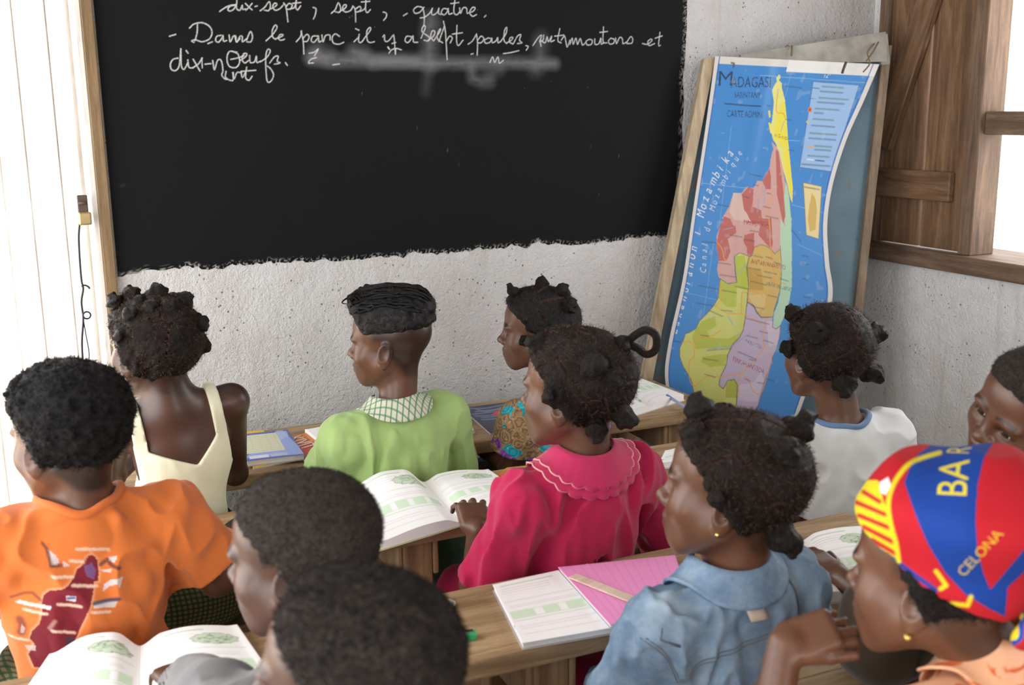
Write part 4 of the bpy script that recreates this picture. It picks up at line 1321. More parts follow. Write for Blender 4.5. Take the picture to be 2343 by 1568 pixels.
class Person:
    """joints in metres, world axes; parts hang on an Empty at the seat"""
    def __init__(s, label, seat, skin, scale=1.0, sub=None):
        s.root = tag(empty('person', seat), label, 'person', 'schoolchildren on the benches')
        s.o = np.array(seat, float)
        s.k = scale
        s.skin = skin
        s.fine = []
        s.prims = []

    def head(s, c, yaw, pitch=0, roll=0):
        s.hc = np.array(c, float) - s.o
        s.hR = rot(yaw, pitch, roll)

    def loc(s, p): return np.array(p, float) - s.o

    def torso(s, chest, yaw, half=0.135, tilt=0.0):
        """chest: point between the shoulder joints; yaw of the chest; pelvis sits over the seat point"""
        s.ch = s.loc(chest); s.yaw = yaw
        s.pel = np.array([0, 0, 0.085])
        up = s.ch - s.pel; up /= np.linalg.norm(up)
        fw = rot(yaw)[:, 1]; r = np.cross(fw, up); r /= np.linalg.norm(r)
        fw = np.cross(up, r)
        s.T = np.stack([r, fw, up], 1)
        a_ = math.radians(tilt); r, up = r * math.cos(a_) + up * math.sin(a_), up * math.cos(a_) - r * math.sin(a_)
        s.T = np.stack([r, fw, up], 1)
        s.half = half
        s.sh = {'R': s.ch + r * half, 'L': s.ch - r * half}

    def body_list(s, grow=0.0):
        """torso primitives, grown for clothing"""
        T, c, p, g = s.T, s.ch, s.pel, grow
        k = s.half / 0.135
        up = T[:, 2]; fw = T[:, 1]
        L = [(ell(c - up * 0.075 - fw * 0.004, (0.112 * k + g, 0.074 * k + g, 0.125 * k + g), T), 0.05),
             (ell(p + (c - p) * 0.42, (0.096 * k + g, 0.068 * k + g, 0.12 * k + g), T), 0.05),
             (ell(p + up * 0.0, (0.115 * k + g, 0.085 * k + g, 0.085 * k + g), T), 0.05)]
        for q in ('R', 'L'):
            L.append((cone(c + up * 0.012 - fw * 0.012, s.sh[q], 0.043 * k + g, 0.040 * k + g), 0.035))
        return L

    def arm(s, side, elbow, wrist, hand_dir=None, back=None, curl=0.45, fine=False, thumb=0.7, spread=0.14, hs=0.92):
        e, w = s.loc(elbow), s.loc(wrist)
        if not hasattr(s, 'arms'): s.arms = {}
        s.arms[side] = (e, w)
        k = s.half / 0.135
        a = s.sh[side]
        s.prims += [(cone(a, e, 0.037 * k, 0.029 * k), 0.02), (ell(e, 0.029 * k), 0.012), (cone(e, w, 0.029 * k, 0.020 * k), 0.012)]
        d = (w - e) if hand_dir is None else np.array(hand_dir, float)
        b = np.array([0, 0, 1.0]) if back is None else np.array(back, float)
        P = hand_prims(w, d, b, 1 if side == 'R' else -1, hs * k, curl, spread, thumb)
        s.prims += P
        if fine:
            dn = d / np.linalg.norm(d)
            c = w + dn * 0.06
            s.fine.append((c - 0.085, c + 0.085))

    def legs(s, knees=None, feet=None):
        r = s.T[:, 0]; fw = rot(s.yaw)[:, 1]
        s.kn = {}; s.ft = {}
        for q, sg in (('R', 1), ('L', -1)):
            h = s.pel + r * sg * 0.06 - np.array([0, 0, 0.02])
            kn = h + fw * 0.30 + r * sg * 0.02 if knees is None else s.loc(knees[q])
            ft = np.array([kn[0], kn[1] - 0.0, 0.035 - s.o[2]]) - fw * 0.04 if feet is None else s.loc(feet[q])
            s.kn[q] = kn; s.ft[q] = ft
            s.prims += [(cone(h, kn, 0.058, 0.042), 0.03), (cone(kn, ft + (kn - ft) * 0.1, 0.040, 0.026), 0.012),
                        (cone(ft - fw * 0.01, ft + fw * 0.12 - np.array([0, 0, 0.012]), 0.028, 0.020), 0.015)]

    def build_skin(s, hf=0.0026, hc=0.006, hair=None, tint_hair=None, extra=None, neck=None):
        hp = [(moved(p, s.hR, s.hc, s.k), k * s.k, op) for p, k, op in HEAD]
        nk0 = s.hR @ np.array([0, -0.026, -0.045]) * s.k + s.hc
        nk1 = s.ch + s.T[:, 2] * 0.035 - s.T[:, 1] * 0.012
        s.nk = (nk0, nk1)
        P = [(p, k, 'u') for p, k in s.body_list(0.0)]
        P += [(cone(nk0, nk1, 0.043 * s.k, 0.046 * s.k), 0.03, 'u')]
        P += [(p, k, 'u') for p, k in s.prims]
        b = [p.box() for p, k, op in P + hp if op == 'u']
        lo = np.min([q[0] for q in b], 0) - 0.02; hi = np.max([q[1] for q in b], 0) + 0.02 + np.array([0, 0, getattr(s, 'head_pad', 0.03)])
        hb = [p.box() for p, k, op in hp]
        pad = getattr(s, 'head_pad', 0.03); hl = np.min([q[0] for q in hb], 0) - pad; hh = np.max([q[1] for q in hb], 0) + pad
        fine = [(hl, hh)] + s.fine
        ax = [axis(lo[q], hi[q], [(f[0][q], f[1][q]) for f in fine], hf, hc) for q in range(3)]
        F = Field(ax)
        for p, k, op in hp[:1]: F.add(p, k, op, pad=0.05)
        for p, k, op in hp[1:3]: F.add(p, k, op, pad=0.05)
        for p, k, op in hp[3:]: F.add(p, k, op)
        sl = F.sl(hl, hh)
        s.hsl = sl; s.hD = F.D[sl].copy(); s.hax = [a[q] for a, q in zip(ax, sl)]
        for p, k, op in P: F.add(p, k, op)
        me, co = F.mesh('body')
        paint_tint(me, co, s.hR, s.hc, s.k, tint_hair, extra)
        s.skin_o = link('body', me, s.skin, s.root)
        s.skin_co = co
        if getattr(s, 'eyes', True):
            for sg in (-1, 1):
                e = link('eye', eye_mesh(), None, s.root)
                m = Matrix([list(r) for r in (s.hR * s.k)]).to_4x4()
                m.translation = s.hR @ np.array([sg * 0.029, 0.0640, -0.0058]) * s.k + s.hc
                e.matrix_local = m
        return s

    def local_grid(s):
        X = np.broadcast_arrays(*[a.reshape([-1 if i == q else 1 for i in range(3)]) for q, a in enumerate(s.hax)])
        d = [X[q] - s.hc[q] for q in range(3)]
        R = s.hR
        return [(d[0] * R[0, j] + d[1] * R[1, j] + d[2] * R[2, j]) / s.k for j in range(3)]

    def hair(s, mat, thick, edge=None, name='hair', curls=0.0, curl_f=90, cells=None, part_w=0.0016, extra=None, soft=0.012, seed=1, streak=0.0, comb=None):
        """hair cap: thick(x,y,z) metres over the scalp; cells: knots that gather the hair, partings run between them"""
        x, y, z = s.local_grid()
        D0 = s.hD
        ed = (hair_edge if edge is None else edge)(x, y, z)
        ed = ed + 0.006 * band_noise(D0, 0.02, x, y, z, 120, 3)
        t = thick(x, y, z) if callable(thick) else thick
        t = t * sstep(0.0, soft, ed) - 0.006 * (1 - sstep(-0.004, 0.003, ed))
        kn = None if cells is None else np.array([c[:3] for c in cells], float)
        if kn is not None and len(kn) > 1:
            m = np.abs(D0) < 0.05
            q = np.stack([x[m], y[m], z[m]], 1)
            dd = np.sqrt(((q[:, None] - kn[None]) ** 2).sum(2))
            dd.sort(axis=1)
            wob = 0.004 * vnoise3(q[:, 0] * 60, q[:, 1] * 60, q[:, 2] * 60, 9)
            gap = np.full(x.shape, 1.0); gap[m] = dd[:, 1] - dd[:, 0] + wob
            g = 1 - sstep(part_w * 0.25, part_w * 1.3, gap)
            t = np.where(t > 0, t * (1 - 0.55 * g), t)
            near = np.full(x.shape, 1.0); near[m] = dd[:, 0]
        if curls:
            t = t + curls * sstep(0, 0.01, ed) * (band_noise(D0, 0.05, x, y, z, curl_f, seed) + 0.6 * band_noise(D0, 0.05, x, y, z, curl_f * 2.1, seed + 1))
        D = (D0 - t.astype(np.float32) * s.k)
        if extra is not None:
            D = extra(D, x, y, z, s.k)
        D[0], D[-1], D[:, 0], D[:, -1], D[:, :, 0], D[:, :, -1] = 1, 1, 1, 1, 1, 1
        me, co = surface(name, D, s.hax)
        s.hair_o = link(name, me, mat, s.root)
        s.hair_co = co
        src = kn if kn is not None else (None if comb is None else np.array([comb], float))
        if src is not None:
            q = (co - s.hc) @ s.hR / s.k
            d = q[:, None] - src[None]
            L = np.sqrt((d ** 2).sum(2)); i = L.argmin(1)
            u = d[np.arange(len(q)), i] / (L[np.arange(len(q)), i][:, None] + 1e-6)
            fl = np.zeros((len(q), 4), np.float32)
            if len(src) > 1:
                Ls = np.sort(L, 1); wob = 0.004 * vnoise3(q[:, 0] * 60, q[:, 1] * 60, q[:, 2] * 60, 9)
                fl[:, 3] = 1 - sstep(0.0012, 0.0040, Ls[:, 1] - Ls[:, 0] + wob)
            fl[:, :3] = u + 3.7 * i[:, None] + L[np.arange(len(q)), i][:, None] * 1.5
            at = me.color_attributes.new('flow', 'FLOAT_COLOR', 'POINT'); at.data.foreach_set('color', fl.ravel())
        return s.hair_o

    def at_head(s, p):
        return s.hR @ np.array(p, float) * s.k + s.hc

    def knots(s, spots, mat, r=0.017, parent=None, style=0):
        """coiled hair knots at points of the head frame; each spot (x,y,z[,size[,stretch]])"""
        for i, sp in enumerate(spots):
            p = np.array(sp[:3], float); sz = (sp[3] if len(sp) > 3 else 1.0) * 1.12 * r / 0.017; st = sp[4] if len(sp) > 4 else 1.0
            n = p - np.array([0, -0.012, 0.02]); n /= np.linalg.norm(n)
            o = link('hair_knot', knot_mesh((style + i) % 4), None, s.hair_o if parent is None else parent)
            if not o.data.materials: o.data.materials.append(mat)
            o.material_slots[0].link = 'OBJECT'; o.material_slots[0].material = mat
            z = Vector(s.hR @ n); xx = z.orthogonal().normalized(); yy = z.cross(xx)
            m = Matrix((xx * sz, yy * sz, z * sz * st)).transposed().to_4x4() @ Matrix.Rotation(i * 1.7, 4, 'Z')
            m.translation = s.at_head(p - n * 0.003)
            o.matrix_local = m

    def cloth(s, name, mat, prims, carve=(), keep=None, h=0.0045, folds=0.004, fold_f=(16, 16, 9), seed=3, fold_dir=None, foldfn=None):
        b = [p.box() for p, k in prims]
        lo = np.min([q[0] for q in b], 0) - 0.025; hi = np.max([q[1] for q in b], 0) + 0.025
        ax = [axis(lo[q], hi[q], [], h, h) for q in range(3)]
        F = Field(ax)
        for p, k in prims: F.add(p, k, pad=k + 0.03)
        x, y, z = np.broadcast_arrays(ax[0][:, None, None], ax[1][None, :, None], ax[2][None, None, :])
        if folds:
            n = band_noise(F.D, 0.03, x, y, z, fold_f, seed)
            n = n + 0.5 * band_noise(F.D, 0.03, x, y, z, np.array(fold_f) * 2.3, seed + 5)
            n = np.minimum(np.abs(n) * 2.6, 0.9) - 0.55
            F.D += np.float32(folds) * n.astype(np.float32)
        if foldfn is not None: F.D += foldfn(x, y, z).astype(np.float32)
        for p, k in carve: F.add(p, k, 's')
        if keep is not None: F.D = np.maximum(F.D, keep(x, y, z).astype(np.float32))
        D = F.D
        D[0], D[-1], D[:, 0], D[:, -1], D[:, :, 0], D[:, :, -1] = 1, 1, 1, 1, 1, 1
        me, co = surface(name, D, ax)
        o = link(name, me, mat, s.root)
        o['_n'] = len(co)
        del o['_n']
        s.cl_co = co
        return o

    def shirt_prims(s, grow=0.014, sleeve=0.6, r0=0.052, r1=0.058, down=0.0, hem=True):
        L = [(p, k) for p, k in s.body_list(grow)]
        carve = []
        for q in ('R', 'L'):
            if not hasattr(s, 'arms') or q not in s.arms: continue
            a = s.sh[q]; e, w = s.arms[q]
            if q in getattr(s, 'sleeve_to', {}): e = s.sleeve_to[q]
            v = e - a; Ln = np.linalg.norm(v); v = v / Ln
            if sleeve <= 1.0:
                end = a + v * Ln * sleeve
                L.append((cone(a, end, r0, r1), 0.03))
                carve.append((cone(end - v * 0.018, end + v * 0.12, r1 - 0.014, r1 - 0.010), 0.004))
                carve.append((rbox(end + v * 0.06, (0.1, 0.1, 0.06), 0.001, frame(v)), 0.002))
            else:
                end = e + (w - e) * (sleeve - 1.0); u = (w - e) / np.linalg.norm(w - e)
                L.append((cone(a, e, r0, r1), 0.03)); L.append((cone(e, end, r1, r1 * 0.8), 0.02))
                carve.append((cone(end - u * 0.015, end + u * 0.1, r1 * 0.8 - 0.006), 0.003))
        return L, carve

    def neck_hole(s, r=0.056, drop=0.0, grow=0.0):
        a = s.ch + s.T[:, 2] * (0.062 - drop) - s.T[:, 1] * 0.004
        return (cone(a, a + s.T[:, 2] * 0.14 + s.T[:, 1] * 0.01, r, r + 0.03), 0.006)


def frame(v):
    z = np.array(v, float); z /= np.linalg.norm(z)
    x = np.cross(z, [0.3, 0.9, 0.1]); x /= np.linalg.norm(x)
    return np.stack([x, np.cross(z, x), z], 1)


_KN = {}


def knot_mesh(i):
    """a short twist of hair wound into a little bun"""
    if i in _KN: return _KN[i]
    ax = [axis(-0.023, 0.023, [], 0.0012, 0.0012), axis(-0.023, 0.023, [], 0.0012, 0.0012), axis(-0.016, 0.026, [], 0.0012, 0.0012)]
    F = Field(ax)
    F.add(ell((0, 0, 0.000), (0.0165, 0.0160, 0.0135)), 0.004)
    F.add(ell((0.002, 0.001, 0.008), (0.0105, 0.0105, 0.009)), 0.006)
    x, y, z = np.broadcast_arrays(ax[0][:, None, None], ax[1][None, :, None], ax[2][None, None, :])
    th = np.arctan2(y, x)
    F.D += (0.0013 * np.sin(th + (i - 1.5) * 0.4 + 380 * z + 2 * vnoise3(x * 90, y * 90, z * 90, i + 3)) * sstep(-0.010, -0.002, z)).astype(np.float32)
    F.D += (0.0050 * vnoise3(x * 120, y * 120, z * 120, i) + 0.0016 * vnoise3(x * 420, y * 420, z * 420, i + 9)).astype(np.float32)
    me, co = F.mesh('hair_knot')
    _KN[i] = me
    return me


def fuzz(pr, name, mat, n, length, width=0.0004, seed=0, curl=0.6, where=None, lift=1.0):
    """loose short hairs over a hair cap, far too many to count"""
    co = pr.hair_co
    me0 = pr.hair_o.data
    nor = np.empty(len(co) * 3, np.float32); me0.vertices.foreach_get('normal', nor); nor = nor.reshape(-1, 3)
    rg = np.random.default_rng(seed)
    q = (co - pr.hc) @ pr.hR / pr.k
    w = hair_edge(q[:, 0], q[:, 1], q[:, 2]) > 0.002 if where is None else where(q[:, 0], q[:, 1], q[:, 2])
    cand = np.nonzero(w)[0]
    idx = rg.choice(cand, n)
    p = co[idx] + rg.normal(0, 0.0012, (n, 3)); d = nor[idx] * lift + rg.normal(0, curl, (n, 3)); d /= np.linalg.norm(d, axis=1)[:, None]
    L = length * rg.uniform(0.5, 1.2, n)[:, None]
    side = np.cross(d, rg.normal(0, 1, (n, 3))); side /= np.linalg.norm(side, axis=1)[:, None]
    bend = np.cross(side, d)
    a = p - d * 0.002; b = p + d * L * 0.55 + bend * L * 0.25; c = p + d * L * 0.75 + bend * L * 0.75
    W = side * width
    V = np.stack([a - W, a + W, b + W, b - W, c], 1).reshape(-1, 3)
    base = np.arange(n)[:, None] * 5
    tri = np.concatenate([base + np.array([[0, 1, 2]]), base + np.array([[0, 2, 3]]), base + np.array([[3, 2, 4]])])
    me = mesh_np(name, V, tri, True)
    o = link(name, me, mat, pr.root)
    o['kind'] = 'stuff'
    return o


def smooth_form(pr, grow):
    """the plain bust under a garment, for draping collars; not kept"""
    L, cv = pr.shirt_prims(grow, 0.5, 0.054 + grow * 0.3, 0.058)
    o = pr.cloth('drape_form', None, L, [], h=0.006, folds=0)
    return o


def refine(o, co, mask):
    """halve the faces where fine print lies; returns the new vertex positions"""
    me = o.data
    bm = bmesh.new(); bm.from_mesh(me)
    bm.verts.ensure_lookup_table()
    fs = [f for f in bm.faces if all(mask[v.index] for v in f.verts)]
    es = list({e for f in fs for e in f.edges})
    bmesh.ops.subdivide_edges(bm, edges=es, cuts=1, use_grid_fill=True)
    for f in bm.faces: f.smooth = True
    bm.to_mesh(me); bm.free()
    v = np.empty(len(me.vertices) * 3, np.float32); me.vertices.foreach_get('co', v)
    return v.reshape(-1, 3)


def bvh_of(o):
    me = o.data
    n = len(me.vertices); v = np.empty(n * 3, np.float32); me.vertices.foreach_get('co', v)
    return BVHTree.FromPolygons([tuple(p) for p in v.reshape(-1, 3).tolist()], [tuple(p.vertices) for p in me.polygons])


def collar(pr, shirt, mat, name, r0, r1, t0=-180, t1=180, n=96, m=7, stand=0.012, off=0.004, edge=None, thick=0.003):
    """a flat collar draped over the shirt round the neck; angle 0 at the nape, growing to the person's right"""
    T = pr.T; c = pr.ch + T[:, 2] * 0.075 - T[:, 1] * 0.006
    form = smooth_form(pr, 0.019)
    tree = bvh_of(form)
    bpy.data.objects.remove(form)
    V = np.empty((n + 1, m + 1, 3))
    for i in range(n + 1):
        th = math.radians(t0 + (t1 - t0) * i / n)
        rad = T[:, 0] * math.sin(th) - T[:, 1] * math.cos(th)
        L = r1 - r0 + (edge(th) if edge else 0.0)
        hit = tree.find_nearest(Vector(c + rad * r0))
        p = np.array(hit[0]); d = rad.copy()
        for j in range(m + 1):
            if j:
                hit = tree.find_nearest(Vector(p + d * (L / m)))
                p = np.array(hit[0])
            nn = np.array(hit[1])
            d = d - nn * (d @ nn) * 0.8; d = d / np.linalg.norm(d)
            V[i, j] = p + nn * off + T[:, 2] * stand * (1 - j / m) ** 2
    for _ in range(3):
        V[1:-1, :-1] = (V[:-2, :-1] + V[1:-1, :-1] * 2 + V[2:, :-1]) / 4
    F = [(i * (m + 1) + j, i * (m + 1) + j + 1, (i + 1) * (m + 1) + j + 1, (i + 1) * (m + 1) + j) for i in range(n) for j in range(m)]
    me = mesh_np(name, V.reshape(-1, 3), F)
    o = link(name, me, mat, pr.root)
    md = o.modifiers.new('thickness', 'SOLIDIFY'); md.thickness = thick; md.offset = 1
    return o, V


def neckband(pr, shirt, mat, r, tube=0.005, name='neckband', flat=1.0, n=56):
    T = pr.T; c = pr.ch + T[:, 2] * 0.05 - T[:, 1] * 0.004
    tree = bvh_of(shirt)
    hs = []
    for i in range(n):
        th = 2 * math.pi * i / n
        rad = T[:, 0] * math.sin(th) - T[:, 1] * math.cos(th)
        p = c + rad * r
        hit = tree.ray_cast(Vector(p + T[:, 2] * 0.15), Vector(-T[:, 2]))
        hs.append(((np.array(hit[0]) - c) @ T[:, 2]) if hit[0] is not None else -0.02)
    hs = np.array(hs)
    for _ in range(6): hs = (np.roll(hs, 1) + hs * 2 + np.roll(hs, -1)) / 4
    pts = []
    for i in range(n):
        th = 2 * math.pi * i / n
        rad = T[:, 0] * math.sin(th) - T[:, 1] * math.cos(th)
        pts.append(c + rad * r + T[:, 2] * (hs[i] + tube * 0.3))
    return link(name, tube_mesh(name, pts, tube, 8, True), mat, pr.root)


def on_surface(pr, o, pts, off=0.0012, toward=None):
    """points pushed from outside onto a garment along `toward`"""
    tree = bvh_of(o)
    out = []
    d = Vector(toward)
    for p in pts:
        hit = tree.ray_cast(Vector(p) - d * 0.3, d)
        if hit[0] is None:
            hit = tree.find_nearest(Vector(p))
        out.append(np.array(hit[0]) + np.array(hit[1]) * off)
    return np.array(out)


def cloth_mat(name, col, rough=0.85, vary=0.12, weave=900, attr=None, sheen=0.2):
    if name in MATS: return MATS[name]
    n = NT(name, rough, 0.15)
    v = n.coord()
    c = np.asarray(col, float)
    base = n.ramp(n.noise(v, 9, 5), [(0.3, tuple(c * (1 - vary))), (0.7, tuple(np.minimum(c * (1 + vary), 1)))])
    if attr: base = n.mix(1.0, base, n.attr(attr), 'MULTIPLY')
    n.color(base)
    n.b.inputs['Sheen Weight'].default_value = sheen
    n.bump(n.math('ADD', n.noise(v, weave, 2), n.math('MULTIPLY', n.noise(v, 60, 4), 1.5)), 0.25, 0.0012)
    MATS[name] = n.m
    return n.m

# ------------------------------------------------------------------ the pupils
P_ = on_y
SK1 = skin_mat('skin_deep_brown', (0.088, 0.040, 0.025))
SK2 = skin_mat('skin_warm_brown', (0.112, 0.048, 0.026))
SK3 = skin_mat('skin_umber', (0.072, 0.034, 0.023))
HB = hair_mat('black_hair', (0.004, 0.0035, 0.0035), (0.022, 0.018, 0.016))
HBR = flow_hair('dusty_brown_hair', (0.0012, 0.0010, 0.0009), (0.0155, 0.0100, 0.0070), 0.36, 14, 0.20)
HKN = hair_mat('knotted_hair', (0.0012, 0.0010, 0.0010), (0.018, 0.0115, 0.0075), 200, 0.45)
HGL = flow_hair('glossy_black_hair', (0.0012, 0.0012, 0.0014), (0.008, 0.0075, 0.0078), 0.36, 16, 0.26)
HCR = hair_mat('cropped_grey_brown_hair', (0.012, 0.0095, 0.0085), (0.075, 0.058, 0.049), 330, 0.8)
HAF = hair_mat('curly_black_hair', (0.0014, 0.0014, 0.0016), (0.011, 0.0095, 0.009), 230, 0.6)


def seat(p, dy=0.0): return (p[0], p[1] + dy, SEAT_Z)


def lower(pr, name, mat, skirt=False, grow=0.012):
    """shorts or a skirt over hips and thighs"""
    L = [(ell(pr.pel, (0.125 + grow, 0.095 + grow, 0.09 + grow), pr.T), 0.04)]
    for q in ('R', 'L'):
        h = pr.pel + pr.T[:, 0] * (0.06 if q == 'R' else -0.06) - np.array([0, 0, 0.02])
        L.append((cone(h, pr.kn[q], 0.066 + grow, 0.054 + grow), 0.07 if skirt else 0.03))
        if skirt: L.append((cone(pr.kn[q], pr.kn[q] + (pr.ft[q] - pr.kn[q]) * 0.35, 0.06 + grow, 0.065 + grow), 0.07))
    if skirt: L.append((cone(pr.kn['R'], pr.kn['L'], 0.055, 0.055), 0.08))
    return pr.cloth(name, mat, L, h=0.006, folds=0.005)


# --- girl in the pale yellow top
def yellow_girl():
    ch = P_(398, 950, 2.325)
    s = Person('child in a pale yellow strappy top with short knotted hair', seat((ch[0], 2.325)), SK3, 1.0)
    s.head(P_(352, 800, 2.33), 34, 2, 2)
    s.torso(ch, 2, 0.122, 7)
    s.arm('R', P_(538, 1082, 2.42), P_(470, 1075, 2.52))
    s.arm('L', P_(255, 1090, 2.40), P_(310, 1050, 2.50))
    s.legs()
    s.build_skin(tint_hair=lambda x, y, z: 0.45 * sstep(-0.002, 0.008, hair_edge(x, y, z)))
    kn = [(-0.049, 0.057, 0.101), (-0.024, 0.035, 0.118), (0.012, -0.004, 0.122, 1.1), (-0.04, -0.007, 0.107, 0.9), (0.038, -0.05, 0.103, 1.2), (0.040, -0.096, 0.062, 1.1), (0.050, -0.072, 0.070, 0.9), (0.052, -0.088, 0.013, 1.1), (-0.084, -0.005, 0.037, 1.1),
          (-0.067, -0.015, 0.085), (-0.041, -0.044, 0.103, 0.9), (-0.014, -0.07, 0.103, 0.9), (-0.062, -0.060, 0.050, 0.5), (-0.005, -0.104, 0.040, 0.5), (-0.05, 0.052, 0.074, 0.9), (0.06, 0.0, 0.10), (0.075, -0.02, 0.06), (0.04, 0.05, 0.1), (0.0, -0.095, -0.03, 0.4)]
    s.hair(HBR, 0.013, cells=kn, curls=0.006, curl_f=75)
    s.knots(kn, HKN)
    fuzz(s, 'loose_hair', HBR, 3500, 0.008, 0.00035, 1)
    m = cloth_mat('pale_yellow_jersey', (0.76, 0.76, 0.57), 0.9, 0.06)
    T, c = s.T, s.ch

    def keep(x, y, z):
        dx, dy, dz = x - c[0], y - c[1], z - c[2]
        a = dx * T[0, 0] + dy * T[1, 0] + dz * T[2, 0]
        b = dx * T[0, 1] + dy * T[1, 1] + dz * T[2, 1]
        u = dx * T[0, 2] + dy * T[1, 2] + dz * T[2, 2]
        vneck = (u + 0.098 - 0.95 * np.maximum(a - 0.018, 0) - 0.55 * np.maximum(-a + 0.018, 0)) * 0.75
        strap = np.minimum(np.abs(a - 0.082), np.abs(a + 0.082)) - 0.0125
        strap = np.maximum(strap, u - 0.30)
        armh = np.abs(a) - 0.096 - 0.5 * np.maximum(-u - 0.115, 0)
        return np.maximum(np.minimum(vneck, strap), armh)
    L = [(p, k) for p, k in s.body_list(0.0085)]
    o = s.cloth('tank_top', m, L, keep=keep, h=0.0035, folds=0.003)
    lower(s, 'skirt', plaid_mat(), True)
    return s


def plaid_mat():
    if 'green_plaid' in MATS: return MATS['green_plaid']
    n = NT('green_plaid', 0.9, 0.1)
    sep = n.n.new('ShaderNodeSeparateXYZ'); n.t.links.new(n.map((1, 1, 1)), sep.inputs[0])
    c = (0.20, 0.15, 0.08)
    def stripes(ax, f, w):
        t = n.math('FRACT', n.math('MULTIPLY', ax, f))
        return n.ramp(t, [(0.0, 1.0), (w, 1.0), (w + 0.04, 0.0), (0.96, 0.0)])
    xx = n.math('ADD', sep.outputs[0], n.math('MULTIPLY', sep.outputs[1], 0.6))
    col = n.mix(n.math('MULTIPLY', stripes(xx, 95, 0.4), 0.8), c, (0.02, 0.07, 0.03))
    col = n.mix(n.math('MULTIPLY', stripes(sep.outputs[2], 95, 0.4), 0.8), col, (0.02, 0.07, 0.03))
    n.color(col)
    MATS['green_plaid'] = n.m
    return n.m


def check_mat():
    n = NT('checked_collar_cotton', 0.85, 0.15)
    sep = n.n.new('ShaderNodeSeparateXYZ'); n.t.links.new(n.map((1, 1, 1), (0, 0, 0.5)), sep.inputs[0])
    def stripes(ax, f, w):
        t = n.math('FRACT', n.math('MULTIPLY', ax, f))
        return n.ramp(t, [(0.0, 1.0), (w, 1.0), (w + 0.06, 0.0), (0.94, 0.0)])
    col = n.mix(n.math('MULTIPLY', stripes(sep.outputs[0], 80, 0.22), 0.8), (0.62, 0.62, 0.48), (0.07, 0.22, 0.14))
    col = n.mix(n.math('MULTIPLY', stripes(sep.outputs[1], 80, 0.22), 0.7), col, (0.07, 0.22, 0.14))
    n.color(col)
    return n.m


def hair_waves(s, n):
    """glossy wavy strands combed back over the top"""
    rg = np.random.default_rng(6)
    tree = bvh_of(s.hair_o)
    VV, FF = [], []
    for k in range(n):
        x0 = rg.uniform(-0.066, 0.066); y0 = rg.uniform(-0.05, 0.075); L = rg.uniform(0.035, 0.07); ph = rg.uniform(0, 6)
        pts = []
        for t in np.linspace(0, 1, 9):
            q = np.array([x0 + 0.004 * math.sin(ph + t * 9), y0 - L * t, 0.07])
            d = np.array([x0 * 0.9, q[1] + 0.016, 0.075 - abs(x0) * 0.5]); d /= np.linalg.norm(d)
            h = tree.find_nearest(Vector(s.at_head(np.array([0, -0.016, 0.035]) + d * 0.115)))
            pts.append(np.array(h[0]) + np.array(h[1]) * (0.0012 + 0.002 * math.sin(t * math.pi)))
        me = tube_mesh('t', pts, [0.0030 * math.sin(math.pi * (0.08 + 0.88 * t)) + 0.0004 for t in np.linspace(0, 1, 9)], 5)
        o_ = len(VV)
        VV += [tuple(v.co) for v in me.vertices]; FF += [tuple(i + o_ for i in p.vertices) for p in me.polygons]
        bpy.data.meshes.remove(me)
    o = link('wavy_hair', mesh_np('wavy_hair', np.array(VV), FF), hair_mat('glossy_strands', (0.002, 0.002, 0.0024), (0.010, 0.0095, 0.010), 120, 0.32), s.root)
    o['kind'] = 'stuff'


